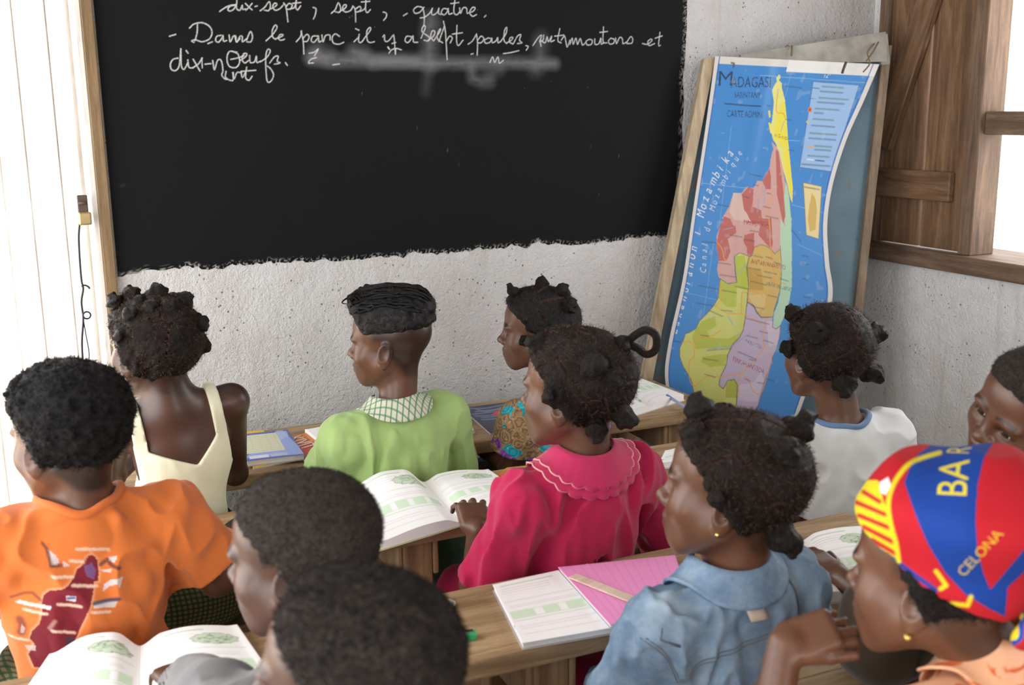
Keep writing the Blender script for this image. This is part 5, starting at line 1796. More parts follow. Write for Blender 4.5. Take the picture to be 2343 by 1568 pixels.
# --- boy in the green tunic
def green_boy():
    ch = P_(905, 985, 2.345)
    s = Person('child in a light green tunic with checked collar, hair cropped at the sides', seat((ch[0], 2.335)), SK2, 0.97)
    s.head(P_(890, 783, 2.36), 58, 0, 0)
    s.head_pad = 0.055
    s.torso(ch, 14, 0.128, 3)
    s.arm('L', P_(775, 1085, 2.40), P_(800, 1030, 2.60))
    s.arm('R', P_(1030, 1075, 2.42), P_(960, 1040, 2.60))
    s.legs()

    def top_edge(x, y, z):
        line = z - 0.034 + 0.10 * (y + 0.02)
        front = 0.72 * (z - 0.054) - 0.66 * (y - 0.072)
        return np.minimum(line, np.maximum(front, (0.036 - y)))
    s.build_skin(tint_hair=lambda x, y, z: 0.74 * sstep(-0.004, 0.016, hair_edge(x, y, z)))
    s.hair(HGL, lambda x, y, z: 0.0045 + 0.016 * sstep(0.035, 0.115, z) + 0.010 * sstep(0.06, 0.015, np.abs(x)) * sstep(0.06, 0.11, z) + 0.008 * sstep(-0.02, -0.09, y) * sstep(0.03, 0.06, z) + 0.006 * sstep(0.03, 0.07, y) * sstep(0.05, 0.09, z), edge=top_edge, soft=0.012, curls=0.005, curl_f=70, seed=4, comb=(0.0, 0.13, 0.02))
    # curls over the forehead
    rg = np.random.default_rng(3)
    for k in range(44):
        a = rg.uniform(-0.05, 0.05); p = np.array([a, rg.uniform(0.035, 0.078), 0.0])
        p[2] = 0.112 - 0.62 * max(p[1] - 0.045, 0)
        up = rg.uniform(0.010, 0.022)
        pts = [p, p + [0, 0.006, up * 0.7], p + [rg.normal(0, 0.005), 0.016, up], p + [rg.normal(0, 0.007), 0.022, up * 0.55], p + [rg.normal(0, 0.006), 0.015, up * 0.2]]
        pts = [s.at_head(q) for q in catmull(pts, 4)]
        n_ = len(pts)
        link('hair_curl', tube_mesh('hair_curl', pts, [0.0034 * (1 - 0.75 * i / n_) for i in range(n_)], 5), HKN, s.root)
    hair_waves(s, 90)
    fuzz(s, 'loose_hair', HGL, 2500, 0.007, 0.0003, 2, 0.9, where=lambda x, y, z: top_edge(x, y, z) > 0.004, lift=0.5)
    m = cloth_mat('light_green_cotton', (0.34, 0.49, 0.18), 0.75, 0.08)
    L, cv = s.shirt_prims(0.018, 0.92, 0.058, 0.078)
    o = s.cloth('tunic', m, L, cv + [s.neck_hole(0.052)], h=0.004, folds=0.016, fold_f=(17, 17, 7), seed=11)
    collar(s, o, check_mat(), 'collar', 0.050, 0.092, -150, 150, off=0.005, stand=0.014)
    lower(s, 'trousers', cloth_mat('dark_green_cotton', (0.025, 0.075, 0.028)), True, 0.02)
    return s


# --- girl in the flowered dress, by the wall
def floral_mat():
    n = NT('flowered_cotton', 0.8, 0.15)
    v = n.coord()
    x = n.n.new('ShaderNodeTexVoronoi'); x.inputs['Scale'].default_value = 34
    n.t.links.new(v, x.inputs['Vector'])
    sep = n.n.new('ShaderNodeSeparateColor'); n.t.links.new(x.outputs['Color'], sep.inputs[0])
    pick = n.ramp(sep.outputs[0], [(0.0, (0.30, 0.19, 0.10)), (0.5, (0.25, 0.14, 0.075)), (0.56, (0.22, 0.055, 0.36)), (0.68, (0.26, 0.08, 0.42)), (0.72, (0.03, 0.36, 0.46)), (0.98, (0.02, 0.42, 0.52))], 'CONSTANT')
    ring = n.math('FRACT', n.math('ADD', n.math('MULTIPLY', x.outputs['Distance'], 3.2), n.math('MULTIPLY', n.noise(v, 90, 3), 1.6)))
    rm = n.ramp(ring, [(0.0, 0.35), (0.25, 1.25), (0.7, 0.9), (0.95, 0.3)])
    c = n.mix(0.75, pick, n.mix(1.0, pick, rm, 'MULTIPLY'))
    small = n.voro(v, 80)
    c = n.mix(n.math('MULTIPLY', n.ramp(small, [(0.15, 1.0), (0.3, 0.0)]), 0.5), c, (0.55, 0.42, 0.28))
    n.color(c)
    return n.m


def flower_girl():
    ch = P_(1262, 955, 2.42)
    s = Person('child in a purple and turquoise flowered dress sitting by the wall', seat((ch[0], 2.36)), SK2, 0.96)
    s.head(P_(1228, 755, 2.42), 64, 2, -2)
    s.torso(ch, 25, 0.122, 0)
    s.arm('L', P_(1168, 1075, 2.40), P_(1120, 1040, 2.50))
    s.arm('R', P_(1370, 1040, 2.45), P_(1330, 960, 2.60))
    s.legs()
    s.build_skin(tint_hair=lambda x, y, z: 0.45 * sstep(-0.002, 0.012, hair_edge(x, y, z)))
    kn = [(-0.022, 0.062, 0.104, 0.75, 1.8), (-0.014, -0.065, 0.108, 1.1), (-0.076, 0.030, -0.012, 0.7, 1.4), (-0.043, -0.084, 0.076, 1.2), (0.03, -0.01, 0.119), (0.07, 0.02, 0.06), (0.05, -0.08, 0.02)]
    s.hair(HGL, 0.012, cells=kn, curls=0.004, curl_f=55)
    s.knots(kn, HKN)
    fuzz(s, 'loose_hair', HGL, 2500, 0.010, 0.0003, 5, 0.9, lift=0.4)
    m = floral_mat()
    L, cv = s.shirt_prims(0.014, 0.55, 0.054, 0.062)
    s.cloth('dress', m, L, cv + [s.neck_hole(0.054)], h=0.004, folds=0.006, seed=7)
    lower(s, 'skirt', m, True)
    return s


# --- girl in the grey-white T-shirt, far right
def white_girl():
    ch = P_(1918, 1015, 1.83)
    s = Person('child in a greyish white T-shirt with blue neckband, hair in knots', seat((ch[0], 1.80)), SK2, 1.0)
    s.head(P_(1890, 812, 1.86), 4, 2, 2)
    s.torso(ch, -4, 0.128, 2)
    s.arm('R', P_(2065, 1165, 1.88), P_(1990, 1200, 2.02))
    s.arm('L', P_(1790, 1180, 1.90), P_(1760, 1120, 2.05))
    s.legs()
    s.build_skin(tint_hair=lambda x, y, z: 0.45 * sstep(-0.002, 0.010, hair_edge(x, y, z)))
    kn = [(-0.062, 0.048, 0.088, 1.15), (-0.080, 0.036, 0.012, 1.05), (-0.075, -0.044, 0.064, 1.4), (0.062, -0.072, 0.057, 1.4, 1.2), (-0.026, -0.088, -0.040, 1.4, 1.2), (0.052, -0.080, -0.022, 1.3, 1.5), (0.06, 0.04, 0.09), (0.075, 0.02, 0.03)]
    s.hair(HBR, 0.011, cells=kn, curls=0.003, curl_f=60)
    s.knots(kn, HKN)
    fuzz(s, 'loose_hair', HBR, 3500, 0.011, 0.00028, 6, 0.8)
    m = cloth_mat('greyish_white_jersey', (0.62, 0.64, 0.64), 0.85, 0.07)
    L, cv = s.shirt_prims(0.016, 0.62, 0.054, 0.064)
    o = s.cloth('t_shirt', m, L, cv + [s.neck_hole(0.060)], h=0.004, folds=0.009, fold_f=(13, 13, 15), seed=15)
    neckband(s, o, cloth_mat('slate_blue_rib', (0.13, 0.21, 0.36)), 0.066, 0.0065)
    lower(s, 'skirt', cloth_mat('brown_cotton', (0.10, 0.07, 0.05)), True)
    return s


# --- boy in the orange T-shirt
def orange_boy():
    ch = P_(190, 1225, 1.815)
    s = Person('child in an orange T-shirt printed with a dark red island map', seat((ch[0], 1.80)), SK2, 1.0)
    s.head(P_(157, 1000, 1.82), 38, -4, 2)
    s.torso(ch, 6, 0.140, 0)
    s.arm('R', P_(497, 1322, 1.86), P_(455, 1172, 2.06), hand_dir=P_(345, 1138, 2.13) - P_(455, 1172, 2.06), curl=0.2, fine=True)
    s.arm('L', P_(-90, 1330, 1.86), P_(20, 1210, 2.02), hand_dir=(0.6, 0.6, 0))
    s.legs()
    s.build_skin(tint_hair=lambda x, y, z: 0.8 * sstep(-0.004, 0.010, hair_edge(x, y, z)))
    s.hair(HAF, lambda x, y, z: 0.010 + 0.011 * sstep(0.0, 0.09, z), curls=0.008, curl_f=95, soft=0.030)
    fuzz(s, 'loose_hair', HAF, 9000, 0.0065, 0.00035, 8, 0.9)
    m = cloth_mat('orange_jersey', (0.95, 0.95, 0.95), 0.85, 0.08, attr='ink')
    L, cv = s.shirt_prims(0.016, 0.70, 0.056, 0.066)
    o = s.cloth('t_shirt', m, L, cv + [s.neck_hole(0.058)], h=0.0028, folds=0.012, fold_f=(15, 15, 11), seed=21)
    neckband(s, o, cloth_mat('orange_rib', (0.60, 0.145, 0.032)), 0.064, 0.007)
    shirt_print(s, o)
    lower(s, 'shorts', plaid_mat())
    return s


def shirt_print(s, o):
    """screen print on the back: a dark red island with little boats, a dolphin and lettering"""
    T, c = s.T, s.ch
    p0 = c + s.o - T[:, 1] * 0.085
    def tr(pts):
        out = []
        for x, y in pts:
            q = on_plane(x * 0.2985, 1100 + y * 0.2985, p0, T[:, 1]) - s.o - c
            out.append((q @ T[:, 0], q @ T[:, 2]))
        return out
    d = s.cl_co - c
    d = refine(o, s.cl_co, (d @ T[:, 1] < 0) & (np.abs(d @ T[:, 0] + 0.02) < 0.14) & (d @ T[:, 2] < -0.02) & (d @ T[:, 2] > -0.34)) - c
    base = np.array([0.64, 0.165, 0.036])
    k = Ink(d @ T[:, 0], d @ T[:, 2], base)
    back = (d @ T[:, 1]) < 0.0
    dr = srgb(118, 28, 40); pale = srgb(226, 190, 168); wh = srgb(206, 196, 196); dk = srgb(70, 44, 50)
    isl = [(700, 560), (740, 600), (755, 690), (745, 760), (715, 765), (700, 850), (680, 930), (650, 1000), (610, 1120), (585, 1190), (540, 1290), (470, 1400), (380, 1480), (280, 1490), (240, 1400), (280, 1300), (245, 1260), (260, 1190), (310, 1120), (330, 1040), (325, 960), (340, 890), (380, 850), (470, 820), (520, 790), (570, 730), (590, 680), (640, 640), (660, 590)]
    I = tr(isl)
    k.line(I + I[:1], 0.0030, srgb(214, 150, 110), 0.9); k.poly(I, dr)
    k.poly(tr([(640, 650), (700, 630), (735, 680), (715, 750), (660, 730)]), srgb(110, 84, 128), 0.8)
    k.poly(tr([(500, 870), (575, 865), (572, 910), (505, 908)]), wh, 0.85); k.line(tr([(515, 890), (560, 880)]), 0.002, srgb(60, 80, 140))
    k.poly(tr([(370, 540), (420, 570), (465, 640), (400, 650)]), wh, 0.9); k.line(tr([(335, 505), (370, 545), (395, 660), (470, 655)]), 0.0022, dk, 0.8); k.poly(tr([(490, 620), (530, 650), (490, 665)]), wh, 0.8)
    k.poly(tr([(775, 835), (790, 780), (840, 745), (940, 722), (925, 750), (905, 805), (890, 770), (830, 795)]), wh, 0.9)
    k.poly(tr([(835, 580), (895, 570), (870, 620), (825, 610)]), wh, 0.9); k.line(tr([(770, 640), (820, 600), (850, 640), (910, 660)]), 0.003, dk, 0.8); k.poly(tr([(770, 680), (850, 665), (840, 695), (790, 692)]), wh, 0.8)
    k.poly(tr([(700, 950), (710, 905), (890, 900), (868, 950)]), wh, 0.9); k.line(tr([(710, 915), (900, 885)]), 0.003, srgb(50, 60, 90), 0.9)
    k.poly(tr([(130, 1000), (170, 968), (395, 962), (385, 995)]), wh, 0.85); k.line(tr([(110, 960), (200, 905), (260, 890), (320, 935)]), 0.0025, dk, 0.6)
    k.line(tr([(170, 1120), (190, 1160), (180, 1220)]), 0.006, dk, 0.7); k.poly(tr([(180, 1150), (210, 1180), (200, 1225), (175, 1225)]), wh, 0.5)
    k.line(tr([(420, 1080), (385, 1140)]), 0.003, srgb(180, 140, 130), 0.7); k.poly(tr([(490, 1205), (560, 1190), (590, 1250), (520, 1290)]), srgb(60, 50, 66), 0.8); k.poly(tr([(210, 1330), (290, 1310), (290, 1360), (230, 1365)]), wh, 0.6)
    for (x0, x1, y) in ((590, 835, 527), (540, 640, 620), (400, 555, 735), (550, 735, 793), (440, 610, 942), (690, 830, 982), (200, 365, 1034), (400, 570, 1162), (100, 235, 1282)):
        rg = np.random.default_rng(x0)
        x = x0
        while x < x1:
            w = rg.uniform(8, 18); k.line(tr([(x, y + rg.normal(0, 2)), (min(x + w, x1), y + rg.normal(0, 2))]), 0.0022, pale, 0.75, 0.001); x += w + rg.uniform(5, 9)
    k.c[~back] = base
    k.put(o.data)


# --- girl in the pink dress
def pink_girl():
    ch = P_(1328, 1115, 1.745)
    s = Person('child in a crimson pink blouse with scalloped collar, hair in loops', seat((ch[0], 1.79)), SK2, 1.03)
    s.head(P_(1312, 895, 1.74), 40, 2, 3)
    s.torso(ch, 8, 0.131, 1)
    w = on_z(1092, 1212, 0.722)
    s.arm('L', P_(1088, 1335, 1.80), w, hand_dir=on_z(1066, 1122, 0.757) - w, back=(0.05, -0.3, 1), curl=0.42, fine=True, thumb=0.6, spread=0.24, hs=1.10)
    s.sleeve_to = {'L': s.loc(P_(1116, 1345, 1.755))}
    s.arm('R', P_(1570, 1330, 1.84), P_(1540, 1260, 2.0))
    s.legs()
    s.build_skin(tint_hair=lambda x, y, z: 0.45 * sstep(-0.002, 0.010, hair_edge(x, y, z)))
    kn = [(-0.045, 0.058, 0.087, 1.1), (-0.068, -0.062, 0.065, 1.35), (-0.081, -0.001, 0.008, 1.2, 1.5), (-0.012, -0.100, -0.028, 1.25, 1.5), (-0.046, -0.066, -0.052, 1.1, 1.2), (0.009, -0.082, 0.092, 1.1), (0.05, 0.03, 0.09), (0.07, -0.05, 0.04)]
    s.hair(HBR, 0.013, cells=kn, curls=0.004, curl_f=60)
    s.knots(kn, HKN)
    # the loop of hair standing off the crown
    a = np.array([0.02, -0.082, 0.090])
    pts = [a, a + [0.0, -0.022, 0.022], a + [0.004, -0.040, 0.032], a + [0.010, -0.056, 0.022], a + [0.012, -0.056, -0.002], a + [0.008, -0.042, -0.012], a + [0.002, -0.026, -0.002], a + [0.0, -0.010, 0.004]]
    link('hair_loop', tube_mesh('hair_loop', [s.at_head(q) for q in catmull(pts, 5)], 0.0075, 8), HKN, s.root)
    fuzz(s, 'loose_hair', HBR, 4000, 0.009, 0.0003, 9, 0.8)
    m = cloth_mat('crimson_pink_cotton', (0.42, 0.013, 0.070), 0.8, 0.10)
    L, cv = s.shirt_prims(0.016, 0.98, 0.050, 0.056)
    o = s.cloth('blouse', m, L, cv + [s.neck_hole(0.054)], h=0.0038, folds=0.017, fold_f=(18, 18, 7), seed=31)
    m2 = cloth_mat('pink_collar_cotton', (0.50, 0.028, 0.105), 0.8, 0.06)
    mt = cloth_mat('pale_pink_thread', (0.80, 0.36, 0.36), 0.8, 0.05)
    for r1, off, nm in ((0.112, 0.0045, 'collar'), (0.096, 0.0085, 'collar')):
        sc = lambda th: 0.0055 * abs(math.sin(th * 11)) - 0.003
        c_, V = collar(s, o, m2, nm, 0.050, r1, -160, 160, n=176, m=6, off=off, stand=0.016, edge=sc, thick=0.0025)
        link('collar_edging', tube_mesh('collar_edging', V[:, -1] + s.T[:, 2] * 0.002, 0.0016, 6), mt, c_)
    lower(s, 'skirt', cloth_mat('crimson_skirt_cotton', (0.55, 0.02, 0.10)), False, 0.004)
    return s


# --- girl in the denim jacket
def denim_girl():
    ch = P_(1660, 1392, 1.275)
    s = Person('child in a faded blue denim jacket with a gold ear stud', seat((ch[0], 1.29)), SK2, 1.03)
    s.head(P_(1668, 1118, 1.265), 46, 6, 4)
    s.torso(ch, 10, 0.127, 2)
    s.arm('L', P_(1440, 1600, 1.30), P_(1400, 1560, 1.44))
    s.arm('R', P_(1895, 1560, 1.32), P_(1840, 1500, 1.46))
    s.legs()
    s.build_skin(hf=0.0022, tint_hair=lambda x, y, z: 0.45 * sstep(-0.002, 0.010, hair_edge(x, y, z)))
    kn = [(-0.018, 0.056, 0.112, 1.25), (-0.050, 0.050, 0.078, 1.2), (-0.081, 0.0, 0.008, 1.05), (-0.05, -0.073, 0.081, 1.35), (0.019, -0.08, 0.098, 1.25, 1.4), (-0.030, -0.086, -0.045, 1.25, 1.4), (0.055, 0.03, 0.095), (0.07, -0.05, 0.02)]
    s.hair(HBR, 0.012, cells=kn, curls=0.003, curl_f=60)
    s.knots(kn, HKN)
    fuzz(s, 'loose_hair', HBR, 6000, 0.008, 0.0003, 12, 0.8)
    st = ell((0, 0, 0), 0.003)
    bm = bmesh.new(); bmesh.ops.create_icosphere(bm, subdivisions=2, radius=0.0034)
    me = bpy.data.meshes.new('ear_stud'); bm.to_mesh(me); bm.free()
    link('ear_stud', me, plain('gold', (0.75, 0.52, 0.16), 0.25, 0.5, metal=1.0), s.root, s.at_head((-0.0785, -0.002, -0.045)))
    m = denim_mat()
    L, cv = s.shirt_prims(0.020, 1.75, 0.058, 0.056)
    o = s.cloth('denim_jacket', m, L, cv + [s.neck_hole(0.060)], h=0.0035, folds=0.015, fold_f=(18, 18, 12), seed=41)
    c_, V = collar(s, o, m, 'collar', 0.056, 0.092, -150, 150, n=90, m=7, off=0.006, stand=0.022, thick=0.005, edge=lambda th: 0.022 * max(0, abs(th) - 1.5))
    mt = cloth_mat('jacket_thread', (0.13, 0.14, 0.16))
    T, c = s.T, s.ch
    fw = T[:, 1]

    p0 = c + s.o - fw * 0.10

    def seam(pts, nm='seam', r=0.0010, side=0.0):
        q = [on_plane(u, v, p0, fw) - s.o + T[:, 2] * side for u, v in catmull(pts, 8)]
        link(nm, tube_mesh(nm, on_surface(s, o, q, 0.0004, fw), r, 6), mt, o)
    for sd in (0.0, 0.006):
        seam([(1540, 1445), (1526, 1475), (1545, 1512), (1580, 1542), (1604, 1600)], side=sd)
        seam([(1604, 1600), (1640, 1552), (1690, 1515), (1740, 1488), (1800, 1460), (1850, 1445)], side=sd)
        seam([(1850, 1330), (1868, 1380), (1872, 1440), (1868, 1500)], side=sd)
    # small pale label sewn on the yoke
    q = [on_plane(1737 + i * 12 + j * 8, 1410 - i * 4 + j * 30, p0, fw) - s.o for i in range(4) for j in (1, 0)]
    V2 = on_surface(s, o, q, 0.002, fw)
    me = mesh_np('label_patch', V2, [(2 * i, 2 * i + 2, 2 * i + 3, 2 * i + 1) for i in range(3)])
    lb = link('label_patch', me, cloth_mat('label_linen', (0.62, 0.52, 0.42)), o)
    md = lb.modifiers.new('thickness', 'SOLIDIFY'); md.thickness = 0.0015; md.offset = 1
    lower(s, 'skirt', cloth_mat('crimson_skirt_cotton', (0.55, 0.02, 0.10)), True)
    return s


def denim_mat():
    if 'faded_denim' in MATS: return MATS['faded_denim']
    n = NT('faded_denim', 0.85, 0.15)
    v = n.coord()
    a = n.noise(v, 7, 6, 0.65); b = n.noise(v, 45, 5, 0.7)
    tw = n.wave(n.map((1, 1, 1), (0.6, 0.3, 0.8)), 420, 0.6, 1)
    c = n.ramp(a, [(0.28, (0.085, 0.15, 0.26)), (0.5, (0.19, 0.29, 0.42)), (0.72, (0.38, 0.49, 0.60))])
    c = n.mix(n.math('MULTIPLY', n.ramp(b, [(0.4, 0.0), (0.75, 1.0)]), 0.35), c, (0.50, 0.60, 0.68))
    c = n.mix(0.22, c, n.mix(1.0, c, tw, 'MULTIPLY'))
    n.color(c)
    n.bump(n.math('ADD', tw, n.math('MULTIPLY', b, 2.0)), 0.3, 0.001)
    MATS['faded_denim'] = n.m
    return n.m


# --- boy with cropped hair, third row
def cropped_boy():
    hd = P_(690, 1268, 1.27)
    s = Person('child with very short cropped hair and grey hooded top', seat((hd[0] + 0.02, 1.27)), SK3, 0.97)
    s.head(hd, 56, -2, 2)
    s.torso((hd[0] + 0.02, 1.255, hd[2] - 0.205), 12, 0.132)
    s.arm('L', P_(500, 1620, 1.33), P_(420, 1560, 1.45))
    s.arm('R', P_(950, 1650, 1.30), P_(900, 1600, 1.45))
    s.legs()
    s.build_skin(hf=0.0023, tint_hair=lambda x, y, z: 0.55 * sstep(-0.006, 0.030, hair_edge(x, y, z)))
    s.hair(HCR, lambda x, y, z: 0.0022 + 0.0035 * sstep(0.0, 0.08, z), curls=0.0012, curl_f=260, soft=0.045)
    fuzz(s, 'loose_hair', HCR, 16000, 0.0030, 0.00028, 14, 0.9)
    m = cloth_mat('grey_fleece', (0.16, 0.155, 0.16), 0.95, 0.15)
    L, cv = s.shirt_prims(0.022, 1.8, 0.060, 0.056)
    L.append((cone(s.ch + s.T[:, 2] * 0.02 - s.T[:, 1] * 0.02, s.ch + s.T[:, 2] * 0.062 - s.T[:, 1] * 0.012, 0.085, 0.072), 0.03))
    s.cloth('hooded_top', m, L, cv + [s.neck_hole(0.058, -0.012)], h=0.0045, folds=0.008, seed=51)
    lower(s, 'shorts', cloth_mat('brown_cotton', (0.10, 0.07, 0.05)))
    return s


# --- nearest boy, cut off by the lower edge
def near_boy():
    hd = P_(806, 1556, 0.90)
    s = Person('nearest child, short dark curls, cut off by the lower edge', seat((hd[0] + 0.03, 0.83)), SK3, 0.945)
    s.head(hd, 54, 6, 0)
    s.torso((hd[0] + 0.025, 0.855, hd[2] - 0.205), 10, 0.138)
    s.arm('L', (hd[0] - 0.15, 0.95, 0.66), (hd[0] - 0.10, 1.05, 0.70))
    s.arm('R', (hd[0] + 0.22, 0.95, 0.66), (hd[0] + 0.12, 1.05, 0.70))
    s.legs()
    s.build_skin(hf=0.0021, tint_hair=lambda x, y, z: 0.6 * sstep(-0.006, 0.026, hair_edge(x, y, z)))
    s.hair(HAF if False else HCR2, lambda x, y, z: 0.004 + 0.006 * sstep(0.0, 0.08, z), curls=0.004, curl_f=130, soft=0.040)
    fuzz(s, 'loose_hair', HCR2, 18000, 0.0045, 0.0003, 15, 0.9)
    m = cloth_mat('lavender_jersey', (0.42, 0.40, 0.55), 0.9, 0.08)
    L, cv = s.shirt_prims(0.016, 0.7, 0.056, 0.064)
    s.cloth('t_shirt', m, L, cv + [s.neck_hole(0.058)], h=0.0045, folds=0.006, seed=61)
    lower(s, 'shorts', cloth_mat('brown_cotton', (0.10, 0.07, 0.05)))
    return s


HCR2 = hair_mat('short_dusty_black_hair', (0.004, 0.0034, 0.0033), (0.052, 0.041, 0.034), 170, 0.8)


# --- girl with the headscarf, nearest right
def scarf_girl():
    hd = P_(2136, 1315, 0.885)
    s = Person('child in a red, blue and yellow lettered headscarf with hand at mouth', seat((hd[0] + 0.08, 0.80)), SK2, 1.0)
    s.head(hd, 26, 0, 4)
    s.head_pad = 0.06
    s.torso((hd[0] + 0.080, 0.835, hd[2] - 0.165), 8, 0.138)
    w = P_(1795, 1475, 0.98)
    s.arm('L', P_(1740, 1800, 0.93), w, hand_dir=P_(1945, 1425, 0.955) - w, back=(-0.35, -0.55, 0.75), curl=0.75, fine=True, thumb=0.3, spread=0.03)
    s.arm('R', (hd[0] + 0.27, 0.88, 0.62), (hd[0] + 0.22, 0.98, 0.71))
    s.legs()
    s.build_skin(hf=0.0021, tint_hair=lambda x, y, z: 0.45 * sstep(-0.004, 0.012, hair_edge(x, y, z)))

    def sc_edge(x, y, z):
        ln = 0.80 * (z - 0.030) - 0.60 * (y - 0.075)
        band = np.where(y < 0, z + 0.012 + 0.42 * y, z - 0.016 - 0.15 * y)
        return 0.85 * (z - 0.013 - 0.52 * (y + 0.01) - 0.012 * sstep(0.0, 0.07, y))
    s.hair(HB, 0.0035, edge=lambda x, y, z: np.minimum(hair_edge(x, y, z), 0.018 - y), curls=0.002, curl_f=90)
    fuzz(s, 'loose_hair', HB, 2500, 0.006, 0.0003, 16, 0.9, where=lambda x, y, z: (hair_edge(x, y, z) > 0.002) & (z < 0.01))
    hair = s.hair_o
    m = printed('lettered_scarf_cotton', 'ink', 0.8, 0.15, 0.25, 500)
    fold = lambda x, y, z: 0.0105 + 0.036 * sstep(0.02, 0.11, z) * sstep(0.10, 0.03, y) + 0.010 * sstep(0.02, 0.07, y) + 0.018 * sstep(0.0, 0.07, -y) * sstep(0.02, 0.09, z) + 0.0022 * np.sin(38 * (z - 0.7 * y) + 2.0 * np.sin(16 * x)) * sstep(-0.06, 0.02, -y)
    s.hair(m, fold, edge=sc_edge, name='headscarf', soft=0.004)
    scarf = s.hair_o
    cc = refine(scarf, s.hair_co, np.ones(len(s.hair_co), bool))
    paint_scarf(scarf, cc + s.o, s.hc + s.o)
    s.hair_o = hair
    m2 = printed_knot()
    a = np.array([-0.012, -0.098, -0.030])
    bm_pts = [a + [0.018 * math.cos(t), -0.012 + 0.004 * math.sin(2 * t), 0.014 * math.sin(t)] for t in np.linspace(0, 2 * math.pi, 16)[:-1]]
    link('scarf_knot', tube_mesh('scarf_knot', [s.at_head(q) for q in bm_pts], 0.010, 10, True), m2, s.root)
    for dx, dz, L in ((-0.010, -0.03, 0.055), (0.02, -0.02, 0.05)):
        pts = [a + [0, -0.010, 0], a + [dx * 0.6, -0.026, dz * 0.6], a + [dx * 1.4, -0.030, dz * 1.6], a + [dx * 1.6, -0.026, -L]]
        q = [s.at_head(p) for p in catmull(pts, 5)]
        link('scarf_tail', tube_mesh('scarf_tail', q, [0.007 + 0.006 * i / len(q) for i in range(len(q))], 8), m2, s.root)
    bm = bmesh.new(); bmesh.ops.create_icosphere(bm, subdivisions=2, radius=0.0045)
    me = bpy.data.meshes.new('earring'); bm.to_mesh(me); bm.free()
    link('earring', me, plain('gold', (0.75, 0.52, 0.16), 0.25, 0.5, metal=1.0), s.root, s.at_head((-0.0765, -0.002, -0.052)))
    m = peach_mat()
    L, cv = s.shirt_prims(0.016, 0.6, 0.056, 0.066)
    o = s.cloth('blouse', m, L, cv + [s.neck_hole(0.054)], h=0.004, folds=0.010, seed=71)
    collar(s, o, m, 'ruffle_collar', 0.052, 0.112, -170, 170, n=120, m=7, off=0.008, stand=0.022, edge=lambda th: 0.008 * math.sin(th * 9), thick=0.003)
    lower(s, 'skirt', cloth_mat('brown_cotton', (0.10, 0.07, 0.05)), True)
    return s


def peach_mat():
    n = NT('peach_print_cotton', 0.85, 0.15)
    v = n.coord()
    c = n.ramp(n.noise(v, 12, 4), [(0.3, (0.62, 0.30, 0.16)), (0.7, (0.74, 0.42, 0.26))])
    c = n.mix(n.ramp(n.noise(v, 30, 2, 0.5, 1.0), [(0.60, 0.0), (0.66, 1.0)]), c, (0.55, 0.12, 0.035))
    n.color(c); n.bump(n.noise(v, 500, 2), 0.2, 0.001)
    return n.m


def printed_knot():
    n = NT('scarf_knot_cotton', 0.8, 0.15)
    n.color(n.ramp(n.noise(n.coord(), 28, 1, 0.4), [(0.0, (0.45, 0.02, 0.03)), (0.47, (0.02, 0.06, 0.30)), (0.60, (0.62, 0.50, 0.03))], 'CONSTANT'))
    return n.m


